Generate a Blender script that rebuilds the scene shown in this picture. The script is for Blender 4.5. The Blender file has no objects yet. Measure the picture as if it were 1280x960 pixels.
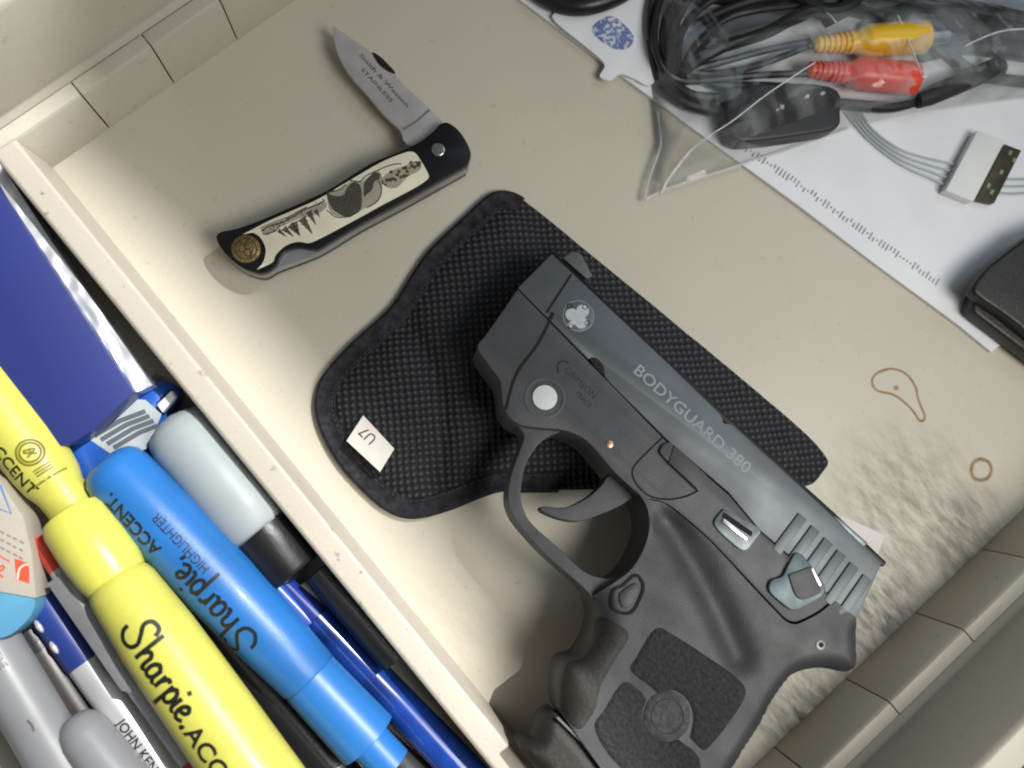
import bpy, bmesh, math, random
from mathutils import Vector as V, Matrix, noise
from mathutils.geometry import delaunay_2d_cdt
random.seed(7)
R = math.radians
K = 0.001                                    # all builder lengths are millimetres

# ------------------------------------------------------------------ camera
F, CX, CY, D = 1108.0, 640.0, 480.0, 265.0   # focal length in photo pixels, picture centre, height above drawer floor
ROT = Matrix.Rotation(R(9.0), 3, V((.628, -.779, 0)))
cd = bpy.data.cameras.new('camera'); cam = bpy.data.objects.new('camera', cd)
bpy.context.scene.collection.objects.link(cam)
cam.matrix_world = Matrix.Translation((0, 0, D*K)) @ ROT.to_4x4()
cd.sensor_width = 36; cd.lens = 36*F/1280; cd.clip_start = .01; cd.clip_end = 50
cd.dof.use_dof = True; cd.dof.focus_distance = .252; cd.dof.aperture_fstop = 9
sc = bpy.context.scene; sc.camera = cam
sc.render.resolution_x, sc.render.resolution_y = 1024, 768
sc.view_settings.view_transform = 'Standard'; sc.view_settings.look = 'None'
sc.view_settings.exposure = 0.0; sc.view_settings.gamma = 1
try: sc.cycles.filter_width = 1.9
except Exception: pass

# ------------------------------------------------------------------ light
w = bpy.data.worlds.new('World'); sc.world = w; w.use_nodes = True
bg = w.node_tree.nodes['Background']; bg.inputs[0].default_value = (.90, .97, 1.0, 1); bg.inputs[1].default_value = .10

def lamp(name, kind, loc, aim, power, col, **kw):
    l = bpy.data.lights.new(name, kind); o = bpy.data.objects.new(name, l)
    sc.collection.objects.link(o); o.location = V(loc)*K
    o.rotation_euler = (V(aim)-V(loc)).to_track_quat('-Z', 'Y').to_euler()
    l.energy = power; l.color = col
    for k, v in kw.items(): setattr(l, k, v)
    return o
# key: a warm lamp whose cone edge imitates a desk-edge shadow; fills: added panels
KEYDIR = V((.779, .628, 1.05)).normalized()

def ray(px, py): return ROT @ V(((px-CX)/F, -(py-CY)/F, -1))
def G(px, py, z=0.0):
    d = ray(px, py); t = (z-D)/d.z
    return V((d.x*t, d.y*t, z))
def dist(p): return -(ROT.inverted() @ (V(p)-V((0, 0, D)))).z

aimp = G(360, 480) - V((.768, .640, 0))*766
lamp('key_lamp', 'SPOT', aimp + KEYDIR*4000, aimp, 740, (1.0, .985, .955), spot_size=R(18.2), spot_blend=.003, shadow_soft_size=.011)
lamp('soft_fill', 'AREA', (250, -80, 380), (85, -12, 0), 0.40, (1, .98, .92), shape='RECTANGLE', size=.20, size_y=.20, spread=R(88))  # soft fill added close above for the brightness falloff, not a room fixture
lamp('cool_fill', 'AREA', (420, 330, 600), (60, 40, 0), .65, (.72, .88, 1), shape='RECTANGLE', size=.35, size_y=.25)  # cool fill added for bluish sheen and reflections, not an actual window

# ------------------------------------------------------------------ materials
def mat(name, col, rough=.5, metal=0, var=.12, vs=60, bump=0, bs=900, spec=.5, col2=None, fine=.0, fs=2500, coat=0, trans=0, alpha=1, ior=1.45, sheen=0):
    m = bpy.data.materials.new(name); m.use_nodes = True
    nt = m.node_tree; N = nt.nodes; L = nt.links; b = N['Principled BSDF']
    b.inputs['Roughness'].default_value = rough; b.inputs['Metallic'].default_value = metal
    b.inputs['Specular IOR Level'].default_value = spec; b.inputs['IOR'].default_value = ior
    b.inputs['Coat Weight'].default_value = coat; b.inputs['Transmission Weight'].default_value = trans
    b.inputs['Alpha'].default_value = alpha; b.inputs['Sheen Weight'].default_value = sheen
    tc = N.new('ShaderNodeTexCoord')
    n1 = N.new('ShaderNodeTexNoise'); n1.inputs['Scale'].default_value = vs; n1.inputs['Detail'].default_value = 6
    L.new(tc.outputs['Object'], n1.inputs['Vector'])
    n2 = N.new('ShaderNodeTexNoise'); n2.inputs['Scale'].default_value = fs; n2.inputs['Detail'].default_value = 2
    L.new(tc.outputs['Object'], n2.inputs['Vector'])
    c = V(col); c2 = V(col2) if col2 else c*(1-2*var); c1 = c if col2 else c*(1+var)
    mx = N.new('ShaderNodeMix'); mx.data_type = 'RGBA'
    rp = N.new('ShaderNodeMapRange'); rp.inputs['From Min'].default_value = .3; rp.inputs['From Max'].default_value = .7
    L.new(n1.outputs['Fac'], rp.inputs['Value']); L.new(rp.outputs['Result'], mx.inputs['Factor'])
    mx.inputs['A'].default_value = (*c1, 1); mx.inputs['B'].default_value = (*c2, 1)
    m2 = N.new('ShaderNodeMix'); m2.data_type = 'RGBA'; m2.blend_type = 'MULTIPLY'; m2.inputs['Factor'].default_value = 1
    r2 = N.new('ShaderNodeMapRange'); r2.inputs['From Min'].default_value = .3; r2.inputs['From Max'].default_value = .7
    r2.inputs['To Min'].default_value = 1-fine; r2.inputs['To Max'].default_value = 1+fine
    L.new(n2.outputs['Fac'], r2.inputs['Value'])
    L.new(mx.outputs['Result'], m2.inputs['A']); L.new(r2.outputs['Result'], m2.inputs['B'])
    L.new(m2.outputs['Result'], b.inputs['Base Color'])
    rr = N.new('ShaderNodeMapRange'); rr.inputs['To Min'].default_value = max(0, rough-.1); rr.inputs['To Max'].default_value = min(1, rough+.1)
    L.new(n1.outputs['Fac'], rr.inputs['Value']); L.new(rr.outputs['Result'], b.inputs['Roughness'])
    if bump:
        n3 = N.new('ShaderNodeTexNoise'); n3.inputs['Scale'].default_value = bs; n3.inputs['Detail'].default_value = 3
        L.new(tc.outputs['Object'], n3.inputs['Vector'])
        bp = N.new('ShaderNodeBump'); bp.inputs['Strength'].default_value = bump; bp.inputs['Distance'].default_value = .0004
        L.new(n3.outputs['Fac'], bp.inputs['Height']); L.new(bp.outputs['Normal'], b.inputs['Normal'])
    m['b'] = b.name
    return m

def nodes_of(m): return m.node_tree.nodes, m.node_tree.links, m.node_tree.nodes['Principled BSDF']
def base_link(m):
    N, L, b = nodes_of(m); l = b.inputs['Base Color'].links[0]; return l.from_socket

def M_(nt, op, *a):
    n = nt.nodes.new('ShaderNodeMath'); n.operation = op
    for i, x in enumerate(a):
        if isinstance(x, (int, float)): n.inputs[i].default_value = x
        else: nt.links.new(x, n.inputs[i])
    return n.outputs[0]

def weave(name, base, dot, freq, rot=45, rough=.75):
    """woven ballistic cloth: raised blocks on a dark ground"""
    m = mat(name, base, rough, var=.2, vs=80, bump=0)
    nt = m.node_tree; N, L, b = nodes_of(m)
    tc = N.new('ShaderNodeTexCoord'); mp = N.new('ShaderNodeMapping'); mp.inputs['Rotation'].default_value = (0, 0, R(rot))
    nz = N.new('ShaderNodeTexNoise'); nz.inputs['Scale'].default_value = 90
    L.new(tc.outputs['Object'], nz.inputs['Vector'])
    ad = N.new('ShaderNodeVectorMath'); ad.operation = 'MULTIPLY_ADD'; ad.inputs[1].default_value = (.0012,)*3
    L.new(nz.outputs['Color'], ad.inputs[0]); L.new(tc.outputs['Object'], ad.inputs[2]); L.new(ad.outputs[0], mp.inputs['Vector'])
    sx = N.new('ShaderNodeSeparateXYZ'); L.new(mp.outputs[0], sx.inputs[0])
    a = M_(nt, 'SINE', M_(nt, 'MULTIPLY', sx.outputs[0], freq)); c = M_(nt, 'SINE', M_(nt, 'MULTIPLY', sx.outputs[1], freq))
    h = M_(nt, 'ADD', M_(nt, 'MULTIPLY', M_(nt, 'MULTIPLY', a, c), .5), .5)
    mr = N.new('ShaderNodeMapRange'); mr.inputs['From Min'].default_value = .52; mr.inputs['From Max'].default_value = .9; L.new(h, mr.inputs['Value'])
    mx = N.new('ShaderNodeMix'); mx.data_type = 'RGBA'; L.new(base_link(m), mx.inputs['A']); mx.inputs['B'].default_value = (*dot, 1)
    L.new(mr.outputs['Result'], mx.inputs['Factor']); L.new(mx.outputs['Result'], b.inputs['Base Color'])
    bp = N.new('ShaderNodeBump'); bp.inputs['Strength'].default_value = 1; bp.inputs['Distance'].default_value = .0006
    L.new(h, bp.inputs['Height']); L.new(bp.outputs['Normal'], b.inputs['Normal'])
    return m

def drawer_paint(name, col, scuffs=(), dirt=.22):
    """beige moulded plastic with fine speckle, grime and local scuffing (centres in mm)"""
    m = mat(name, col, .42, var=.035, vs=14, bump=.12, bs=1800, fine=.035, fs=1600, spec=.4)
    nt = m.node_tree; N, L, b = nodes_of(m); tc = N.new('ShaderNodeTexCoord'); src = base_link(m)
    for (x, y, r, amount, col2) in scuffs:
        d = N.new('ShaderNodeVectorMath'); d.operation = 'DISTANCE'; L.new(tc.outputs['Object'], d.inputs[0]); d.inputs[1].default_value = (x*K, y*K, 0)
        mk = N.new('ShaderNodeMapRange'); mk.inputs['From Min'].default_value = r*K; mk.inputs['From Max'].default_value = r*.25*K; L.new(d.outputs['Value'], mk.inputs['Value'])
        mp = N.new('ShaderNodeMapping'); mp.inputs['Rotation'].default_value = (0, 0, R(-40)); mp.inputs['Scale'].default_value = (90, 300, 200); L.new(tc.outputs['Object'], mp.inputs['Vector'])
        nz = N.new('ShaderNodeTexNoise'); nz.inputs['Scale'].default_value = 1; nz.inputs['Detail'].default_value = 9; nz.inputs['Roughness'].default_value = .7; L.new(mp.outputs[0], nz.inputs['Vector'])
        th = N.new('ShaderNodeMapRange'); th.inputs['From Min'].default_value = .38; th.inputs['From Max'].default_value = .64; L.new(nz.outputs['Fac'], th.inputs['Value'])
        f = M_(nt, 'MULTIPLY', M_(nt, 'MULTIPLY', mk.outputs['Result'], th.outputs['Result']), amount)
        mx = N.new('ShaderNodeMix'); mx.data_type = 'RGBA'; L.new(src, mx.inputs['A']); mx.inputs['B'].default_value = (*col2, 1); L.new(f, mx.inputs['Factor'])
        src = mx.outputs['Result']
    # sparse small dirt specks
    vz = N.new('ShaderNodeTexNoise'); vz.inputs['Scale'].default_value = 330; vz.inputs['Detail'].default_value = 3; L.new(tc.outputs['Object'], vz.inputs['Vector'])
    th = N.new('ShaderNodeMapRange'); th.inputs['From Min'].default_value = .655; th.inputs['From Max'].default_value = .76; th.inputs['To Max'].default_value = dirt; L.new(vz.outputs['Fac'], th.inputs['Value'])
    mx = N.new('ShaderNodeMix'); mx.data_type = 'RGBA'; L.new(src, mx.inputs['A']); mx.inputs['B'].default_value = (.16, .11, .07, 1); L.new(th.outputs['Result'], mx.inputs['Factor'])
    L.new(mx.outputs['Result'], b.inputs['Base Color'])
    return m

# ------------------------------------------------------------------ frames and builders
class Fr:
    def __init__(s, o, ex, n=(0, 0, 1)):
        n = V(n).normalized(); ex = V(ex); ex = (ex - n*ex.dot(n)).normalized(); ey = n.cross(ex)
        s.M = Matrix((ex, ey, n)).transposed().to_4x4(); s.M.translation = V(o); s.I = s.M.inverted()
    def L(s, px, py, h=0.0):
        o = s.I @ V((0, 0, D)); d = s.I.to_3x3() @ ray(px, py); t = (h-o.z)/d.z
        return V((o.x+d.x*t, o.y+d.y*t))
    def P(s, pts, h=0.0): return [s.L(p[0], p[1], h) for p in pts]
    def W(s): 
        m = s.M.copy(); m.translation = m.translation*K; return m

def thing(name, label, cat, fr, group=None, kind=None):
    o = bpy.data.objects.new(name, None); sc.collection.objects.link(o); o.matrix_world = fr.W()
    o.empty_display_size = .01
    o['label'] = label; o['category'] = cat
    if group: o['group'] = group
    if kind: o['kind'] = kind
    return o

def mk(name, bm, m, parent, bevel=0, seg=2, ang=35, kind=None, label=None, recalc=True):
    if recalc: bmesh.ops.recalc_face_normals(bm, faces=bm.faces)
    if bevel:
        es = [e for e in bm.edges if len(e.link_faces) == 2 and e.calc_face_angle(0) > R(ang)]
        bmesh.ops.bevel(bm, geom=es, offset=bevel, segments=seg, profile=.6, affect='EDGES', clamp_overlap=True)
    bmesh.ops.scale(bm, vec=(K, K, K), verts=bm.verts)
    me = bpy.data.meshes.new(name); bm.to_mesh(me); bm.free()
    for p in me.polygons: p.use_smooth = True
    try: me.set_sharp_from_angle(angle=R(38))
    except Exception: pass
    me.materials.append(m); o = bpy.data.objects.new(name, me); sc.collection.objects.link(o)
    if parent is not None: o.parent = parent
    if kind: o['kind'] = kind
    if label: o['label'] = label
    return o

def sm(pts, n=5, closed=True):
    """Catmull-Rom through points; a third value 1 makes a sharp corner"""
    P = [V((p[0], p[1])) for p in pts]; c = [len(p) > 2 and p[2] for p in pts]; N = len(P); out = []
    for i in range(N if closed else N-1):
        a, b = P[i], P[(i+1) % N]
        pa = P[(i-1) % N] if (closed or i > 0) else a; pb = P[(i+2) % N] if (closed or i+2 < N) else b
        ta = (b-a) if c[i] else (b-pa)*.5; tb = (b-a) if c[(i+1) % N] else (pb-a)*.5
        l = (b-a).length
        for v in (ta, tb):
            if v.length > 1.2*l: v *= 1.2*l/v.length
        k = 1 if (c[i] and c[(i+1) % N]) else n
        for j in range(k):
            t = j/k; h = 2*t**3-3*t*t+1, t**3-2*t*t+t, -2*t**3+3*t*t, t**3-t*t
            out.append(a*h[0]+ta*h[1]+b*h[2]+tb*h[3])
    if not closed: out.append(P[-1])
    return out

def prism_bm(out, z0, z1, bm=None):
    bm = bm or bmesh.new()
    a = [bm.verts.new((p[0], p[1], z1)) for p in out]; b = [bm.verts.new((p[0], p[1], z0)) for p in out]
    n = len(out)
    bm.faces.new(a); bm.faces.new(list(reversed(b)))
    for i in range(n): bm.faces.new((a[(i+1) % n], a[i], b[i], b[(i+1) % n]))
    return bm
def prism(name, out, z0, z1, m, par, bevel=0, **k): return mk(name, prism_bm(out, z0, z1), m, par, bevel, **k)

def circ(c, r, n=28, ry=None): return [V((c[0]+r*math.cos(2*math.pi*i/n), c[1]+(ry or r)*math.sin(2*math.pi*i/n))) for i in range(n)]

def stroke_bm(path, wd, z0, z1, bm=None, closed=False):
    """flat ribbon of given width following a 2-D path"""
    bm = bm or bmesh.new(); P = [V((p[0], p[1])) for p in path]; n = len(P); rows = []
    for i in range(n):
        a = P[i-1] if (i or closed) else P[i]; b = P[(i+1) % n] if (i < n-1 or closed) else P[i]
        t = (b-a); t = t.normalized() if t.length > 1e-9 else V((1, 0)); q = V((-t.y, t.x))*wd/2
        z = z1(P[i]) if callable(z1) else z1; zz = z0(P[i]) if callable(z0) else z0
        rows.append([bm.verts.new((*(P[i]+q), zz)), bm.verts.new((*(P[i]+q), z)), bm.verts.new((*(P[i]-q), z)), bm.verts.new((*(P[i]-q), zz))])
    for i in range(n if closed else n-1):
        r, s = rows[i], rows[(i+1) % n]
        for j in range(4): bm.faces.new((r[j], r[(j+1) % 4], s[(j+1) % 4], s[j]))
    if not closed: bm.faces.new(rows[0]); bm.faces.new(list(reversed(rows[-1])))
    return bm

def tube_bm(path, r, n=10, bm=None):
    bm = bm or bmesh.new(); P = [V(p) for p in path]; rows = []; up = V((0, 0, 1)); N = len(P)
    for i in range(N):
        t = (P[min(i+1, N-1)]-P[max(i-1, 0)]).normalized()
        a = up - t*up.dot(t); a = a.normalized() if a.length > 1e-4 else V((1, 0, 0)); up = a; b = t.cross(a)
        rr = r[i] if isinstance(r, (list, tuple)) else r
        rows.append([bm.verts.new(P[i]+a*rr*math.cos(2*math.pi*j/n)+b*rr*math.sin(2*math.pi*j/n)) for j in range(n)])
    for i in range(N-1):
        for j in range(n): bm.faces.new((rows[i][j], rows[i][(j+1) % n], rows[i+1][(j+1) % n], rows[i+1][j]))
    bm.faces.new(rows[0]); bm.faces.new(list(reversed(rows[-1])))
    return bm
def sm3(pts, n=6):
    P = [V(p) for p in pts]; out = []
    for i in range(len(P)-1):
        a, b = P[i], P[i+1]; ta = (b-(P[i-1] if i else a))*.5; tb = ((P[i+2] if i+2 < len(P) else b)-a)*.5
        for j in range(n):
            t = j/n; out.append(a*(2*t**3-3*t*t+1)+ta*(t**3-2*t*t+t)+b*(-2*t**3+3*t*t)+tb*(t**3-t*t))
    return out+[P[-1]]

def lathe_bm(st, n=36, bm=None, squash=1):
    """stations (x, r) turned about local X"""
    bm = bm or bmesh.new(); rows = []
    for x, r in st: rows.append([bm.verts.new((x, r*math.sin(2*math.pi*j/n), squash*r*math.cos(2*math.pi*j/n))) for j in range(n)])
    for i in range(len(st)-1):
        for j in range(n): bm.faces.new((rows[i][j], rows[i][(j+1) % n], rows[i+1][(j+1) % n], rows[i+1][j]))
    bm.faces.new(rows[0]); bm.faces.new(list(reversed(rows[-1])))
    return bm
def rnd(x0, r0, x1, r1, n=5, bulge=1):
    """quarter-round from (x0,r0) to (x1,r1)"""
    return [(x0+(x1-x0)*math.sin(math.pi/2*i/n), r0+(r1-r0)*(1-math.cos(math.pi/2*i/n))) for i in range(n+1)]

def seg_d(p, a, b):
    ab = b-a; t = max(0, min(1, (p-a).dot(ab)/max(ab.length_squared, 1e-9))); return (p-a-ab*t).length
def path_d(p, path, closed=True):
    n = len(path); return min(seg_d(p, path[i], path[(i+1) % n]) for i in range(n if closed else n-1))
def inside(p, poly):
    c = False; n = len(poly); j = n-1
    for i in range(n):
        if (poly[i].y > p.y) != (poly[j].y > p.y) and p.x < (poly[j].x-poly[i].x)*(p.y-poly[i].y)/(poly[j].y-poly[i].y)+poly[i].x: c = not c
        j = i
    return c
def drape_bm(out, zf, zb, step):
    """sheet over an outline with height zf(p, d), closed by a skirt and an underside at zb"""
    out = [V((p[0], p[1])) for p in out]; pts = list(out)
    # resample long edges
    res = []
    for i in range(len(out)):
        a, b = out[i], out[(i+1) % len(out)]; k = max(1, int((b-a).length/step))
        res += [a+(b-a)*j/k for j in range(k)]
    out = res; pts = list(out); n = len(out)
    x0, x1 = min(p.x for p in out), max(p.x for p in out); y0, y1 = min(p.y for p in out), max(p.y for p in out)
    y = y0; row = 0
    while y < y1:
        x = x0 + (step/2 if row % 2 else 0)
        while x < x1:
            p = V((x, y))
            if inside(p, out) and path_d(p, out) > step*.4: pts.append(p)
            x += step
        y += step*.87; row += 1
    vs, es, fs, *_ = delaunay_2d_cdt(pts, [(i, (i+1) % n) for i in range(n)], [], 1, 1e-5)
    bm = bmesh.new(); top = [bm.verts.new((v.x, v.y, zf(v, path_d(v, out)))) for v in vs]
    for f in fs:
        try: bm.faces.new([top[i] for i in f])
        except ValueError: pass
    bd = [e for e in bm.edges if len(e.link_faces) == 1]
    if zb is not None:
        low = {}
        for e in bd:
            for v in e.verts:
                if v not in low: low[v] = bm.verts.new((v.co.x, v.co.y, zb(v.co) if callable(zb) else zb))
        for e in bd:
            a, b = e.verts; bm.faces.new((a, b, low[b], low[a]))
        be = [e for e in bm.edges if len(e.link_faces) == 1]
        bmesh.ops.contextual_create(bm, geom=be)
    return bm

def text_bm(s, size, xf, cuts=0, extr=.08, font_scale=(1, 1), shear=0, spacing=1.0, bold=0.0):
    """filled lettering as a thin mesh; xf maps (x, y, h) in mm to a local point"""
    c = bpy.data.curves.new('t', 'FONT'); c.body = s; c.size = 1; c.resolution_u = 3; c.shear = shear; c.space_character = spacing; c.offset = bold
    o = bpy.data.objects.new('t', c); sc.collection.objects.link(o)
    me = bpy.data.meshes.new_from_object(o); bpy.data.objects.remove(o); bpy.data.curves.remove(c)
    bm = bmesh.new(); bm.from_mesh(me); bpy.data.meshes.remove(me)
    for v in bm.verts: v.co = V((v.co.x*size*font_scale[0], v.co.y*size*font_scale[1], 0))
    if cuts:
        ys = [v.co.y for v in bm.verts]; a, b = min(ys), max(ys)
        for i in range(1, cuts+1):
            bmesh.ops.bisect_plane(bm, geom=bm.verts[:]+bm.edges[:]+bm.faces[:], plane_co=(0, a+(b-a)*i/(cuts+1), 0), plane_no=(0, 1, 0))
    r = bmesh.ops.extrude_face_region(bm, geom=bm.faces[:])
    for e in r['geom']:
        if isinstance(e, bmesh.types.BMVert): e.co.z = extr
    for v in bm.verts: v.co = xf(v.co.x, v.co.y, v.co.z)
    return bm
def wrap(x0, rf, phi0, sink=.03):
    """onto a lathe: rf(x) radius"""
    def f(x, y, h):
        r = rf(x0+x); ph = phi0+y/r; rr = r-sink+h
        return V((x0+x, rr*math.sin(ph), rr*math.cos(ph)))
    return f
def flat(o, ang, z):
    ca, sa = math.cos(ang), math.sin(ang)
    return lambda x, y, h: V((o[0]+x*ca-y*sa, o[1]+x*sa+y*ca, z+h))

exec_pen = None
class Pen:
    """a turned thing: axis from pixel A (height za) to pixel B (height zb)"""
    def __init__(s, name, label, cat, A, za, B, zb, group=None):
        a, b = G(*A, za), G(*B, zb); ax = b-a; s.len = ax.length; s.a, s.ax = a, ax.normalized()
        n = V((0, 0, 1)) - s.ax*s.ax.z
        s.fr = Fr(a, ax, n); s.o = thing(name, label, cat, s.fr, group); s.A, s.B = V(A), V(B)
    def x(s, px, py):
        """axial position whose picture lies nearest the given pixel along the axis"""
        best = min(range(-40, 241), key=lambda i: (s.pix(s.a+s.ax*s.len*i/200)-V((px, py))).length)
        return s.len*best/200
    def pix(s, p):
        q = ROT.inverted() @ (V(p)-V((0, 0, D))); return V((CX+F*q.x/-q.z, CY-F*q.y/-q.z))
    def r(s, x, wpx): return .5*wpx*dist(s.a+s.ax*x)/F
    def st(s, lst): return [(x, s.r(x, w)) for x, w in ((s.x(*c), w) for c, w in lst)]
def interp(st):
    st = sorted(st)
    def f(x):
        for (a, ra), (b, rb) in zip(st, st[1:]):
            if a <= x <= b: return ra+(rb-ra)*(x-a)/max(b-a, 1e-6)
        return st[0][1] if x < st[0][0] else st[-1][1]
    return f

# ------------------------------------------------------------------ common materials
PAINT = drawer_paint('beige_plastic', (.52, .485, .405))
m_divider = drawer_paint('beige_plastic_rim', (.53, .485, .415), dirt=.7)
m_black = mat('black_plastic', (.012, .012, .014), .35, var=.2, bump=.15)
m_ink = mat('black_ink', (.012, .013, .010), .5, var=.1)
m_dark = mat('dark_rubber', (.020, .020, .022), .6, var=.2, bump=.3)
m_steel = mat('polished_steel', (.62, .62, .63), .25, 1, var=.06, vs=200)
m_white = mat('white_plastic', (.74, .75, .73), .35, var=.03)

# ------------------------------------------------------------------ the drawer
P0, P1 = G(65, 212), G(637, 915)             # divider foot on the floor, back corner to front
U = (P1-P0).normalized()                     # towards the front wall
fd = Fr(P0, U)                               # local x: back->front, local y: divider -> right
LEN = None
qf = [fd.L(1143, 765), fd.L(1227, 686)]; qb = [fd.L(65, 210), fd.L(370, 0)]
bx = sum(q.x for q in qb)/2; fx = sum(q.x for q in qf)/2
print('drawer: back x', [tuple(round(c, 1) for c in q) for q in qb], 'front', [tuple(round(c, 1) for c in q) for q in qf])
drawer = thing('desk_drawer', 'open beige plastic desk drawer with a divided pen tray and scuffed floor', 'drawer', fd)
Y1, Y0 = 330, -150
sc1 = fd.L(1130, 640); sc2 = fd.L(1005, 890); sc3 = fd.L(1090, 760); sc4 = fd.L(560, 800)
m_floor = drawer_paint('beige_plastic_floor', (.545, .505, .42), [(sc1.x, sc1.y, 34, .85, (.17, .15, .12)), (sc2.x, sc2.y, 26, 1, (.13, .12, .10)), (sc3.x, sc3.y, 24, 1, (.10, .09, .08)), (fd.L(1215, 672).x, fd.L(1215, 672).y, 20, .9, (.14, .12, .09)), (sc4.x, sc4.y, 40, .3, (.40, .33, .24))])
def pr_x(name, prof, x0, x1, m, **k):       # profile in (y,z) swept along local x
    bm = bmesh.new(); a = [bm.verts.new((x0, y, z)) for y, z in prof]; b = [bm.verts.new((x1, y, z)) for y, z in prof]; n = len(prof)
    bm.faces.new(a); bm.faces.new(list(reversed(b)))
    for i in range(n): bm.faces.new((a[i], a[(i+1) % n], b[(i+1) % n], b[i]))
    return mk(name, bm, m, drawer, **k)
def pr_y(name, prof, y0, y1, m, **k):       # profile in (x,z) swept along local y
    bm = bmesh.new(); a = [bm.verts.new((x, y0, z)) for x, z in prof]; b = [bm.verts.new((x, y1, z)) for x, z in prof]; n = len(prof)
    bm.faces.new(a); bm.faces.new(list(reversed(b)))
    for i in range(n): bm.faces.new((a[i], a[(i+1) % n], b[(i+1) % n], b[i]))
    return mk(name, bm, m, drawer, **k)
bx, fx = bx, fx
prism('drawer_floor', [V((bx-30, Y0)), V((fx+30, Y0)), V((fx+30, Y1)), V((bx-30, Y1))], -3, 0, m_floor, drawer)
HD = 23
pr_x('divider', [(.6, 0.01), (-.4, HD-.6), (-1.0, HD), (-6.6, HD), (-7.6, HD-.8), (-8.4, 0.01)], bx-.5, fx+.5, m_divider, bevel=.45)
def wall(x, s, notches, hl):
    """low wall of panels with open joints, ledge on top, tall outer wall behind; s = outward sign"""
    ys = [Y0]+notches+[Y1]
    for a, b in zip(ys, ys[1:]):
        pr_y('wall_panel', [(x, .02), (x+s*1.6, hl-1), (x+s*2.4, hl), (x+s*6.2, hl+.3), (x+s*6.6, .02)], a+.2, b-.2, PAINT, bevel=.2)
    pr_y('wall_backing', [(x+s*2.6, .02), (x+s*3.6, hl-1.2), (x+s*6.0, hl-.8), (x+s*6.1, .02)], Y0, Y1, PAINT)
    pr_y('outer_wall', [(x+s*6.65, .02), (x+s*6.65, hl-.5), (x+s*8.4, hl+1.2), (x+s*11, 52), (x+s*12.2, 53.5), (x+s*19, 54), (x+s*19.5, .02)], Y0, Y1, PAINT, bevel=.5)
nb = [fd.L(131, 153, 0).y, fd.L(208, 95, 0).y, fd.L(287, 38, 0).y]; nb.append(2*nb[-1]-nb[-2])
nf = [fd.L(1143, 765).y, fd.L(1227, 686).y]; nf = [2*nf[0]-nf[1]]+nf+[2*nf[1]-nf[0]]
step = (nb[2]-nb[0])/2
wall(bx, -1, [nb[0]+step*i for i in range(0, 12)], 20)
stf = nf[2]-nf[1]
wall(fx, 1, [nf[1]+stf*i for i in range(-3, 8)], 22.5)
# tray bottom is the same floor; stains left on the floor
m_stain = mat('brown_stain', (.50, .20, .045), .6, var=.35, vs=400, alpha=.27)
m_halo = mat('pale_brown_stain', (.50, .26, .09), .6, var=.35, vs=300, alpha=.24)
for pts, wd in (([(1090, 476), (1097, 466), (1115, 461), (1133, 468), (1144, 483), (1148, 500), (1156, 521), (1150, 526), (1138, 510), (1118, 494), (1096, 488)], .34),
                ([(1214, 588), (1217, 578), (1226, 574), (1236, 578), (1239, 588), (1235, 597), (1226, 600), (1217, 597)], .5)):
    mk('stain', stroke_bm(sm(fd.P(pts)), wd*.8, .012, .03, closed=True), m_stain, drawer)
    mk('stain', stroke_bm(sm(fd.P(pts)), wd*2.6, .004, .010, closed=True), m_halo, drawer)
prism('stain', sm(fd.P([(1117, 483), (1122, 482), (1123, 487), (1118, 488)])), .004, .03, m_stain, drawer)

# ------------------------------------------------------------------ holster
fh = Fr(G(620, 450), (1, 0, 0))
holster = thing('cloth_holster', 'black woven pocket holster with bound edge and small paper tag, under the pistol', 'holster', fh)
m_weave = weave('ballistic_weave', (.011, .011, .014), (.054, .056, .068), 2*math.pi/.0028, 40)
m_bind = mat('black_binding_tape', (.016, .016, .023), .8, var=.45, vs=350, bump=1.0, bs=800, fine=.3, fs=1200)
hout = [(632, 240), (655, 249), (740, 318), (850, 408), (1000, 534), (1036, 574), (1029, 591), (1012, 607), (930, 612), (840, 612), (745, 612), (660, 613), (627, 612), (600, 620), (560, 636), (517, 646), (485, 637), (453, 610), (425, 578), (405, 543), (396, 512), (399, 484), (410, 464), (440, 431), (490, 385), (517, 344), (540, 312), (582, 272), (612, 245)]
ho = sm(fh.P(hout, 3.0), 4)
hax = [fh.L(640, 300, 3), fh.L(840, 500, 3)]
crease = sm(fh.P([(490, 385), (525, 430), (545, 470), (552, 520), (550, 600)], 4), 5, closed=False)
pocket = fh.L(500, 540, 4)
def hz(p, d):
    z = 2.2+4.6*(1-math.exp(-max(0, d-4)/6.0))
    dc = path_d(p, crease, False)
    z += -2.6*math.exp(-(dc/3.0)**2)*min(1, max(0, d-3)/4)
    z += 1.7*math.exp(-((p-pocket).length/13)**2)*min(1, max(0, d-3)/4)
    z += .5*noise.noise(V((p.x*.11, p.y*.11, 3)))
    return max(1.6, z)
mk('pouch', drape_bm(ho, hz, .05, 1.5), m_weave, holster)
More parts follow.
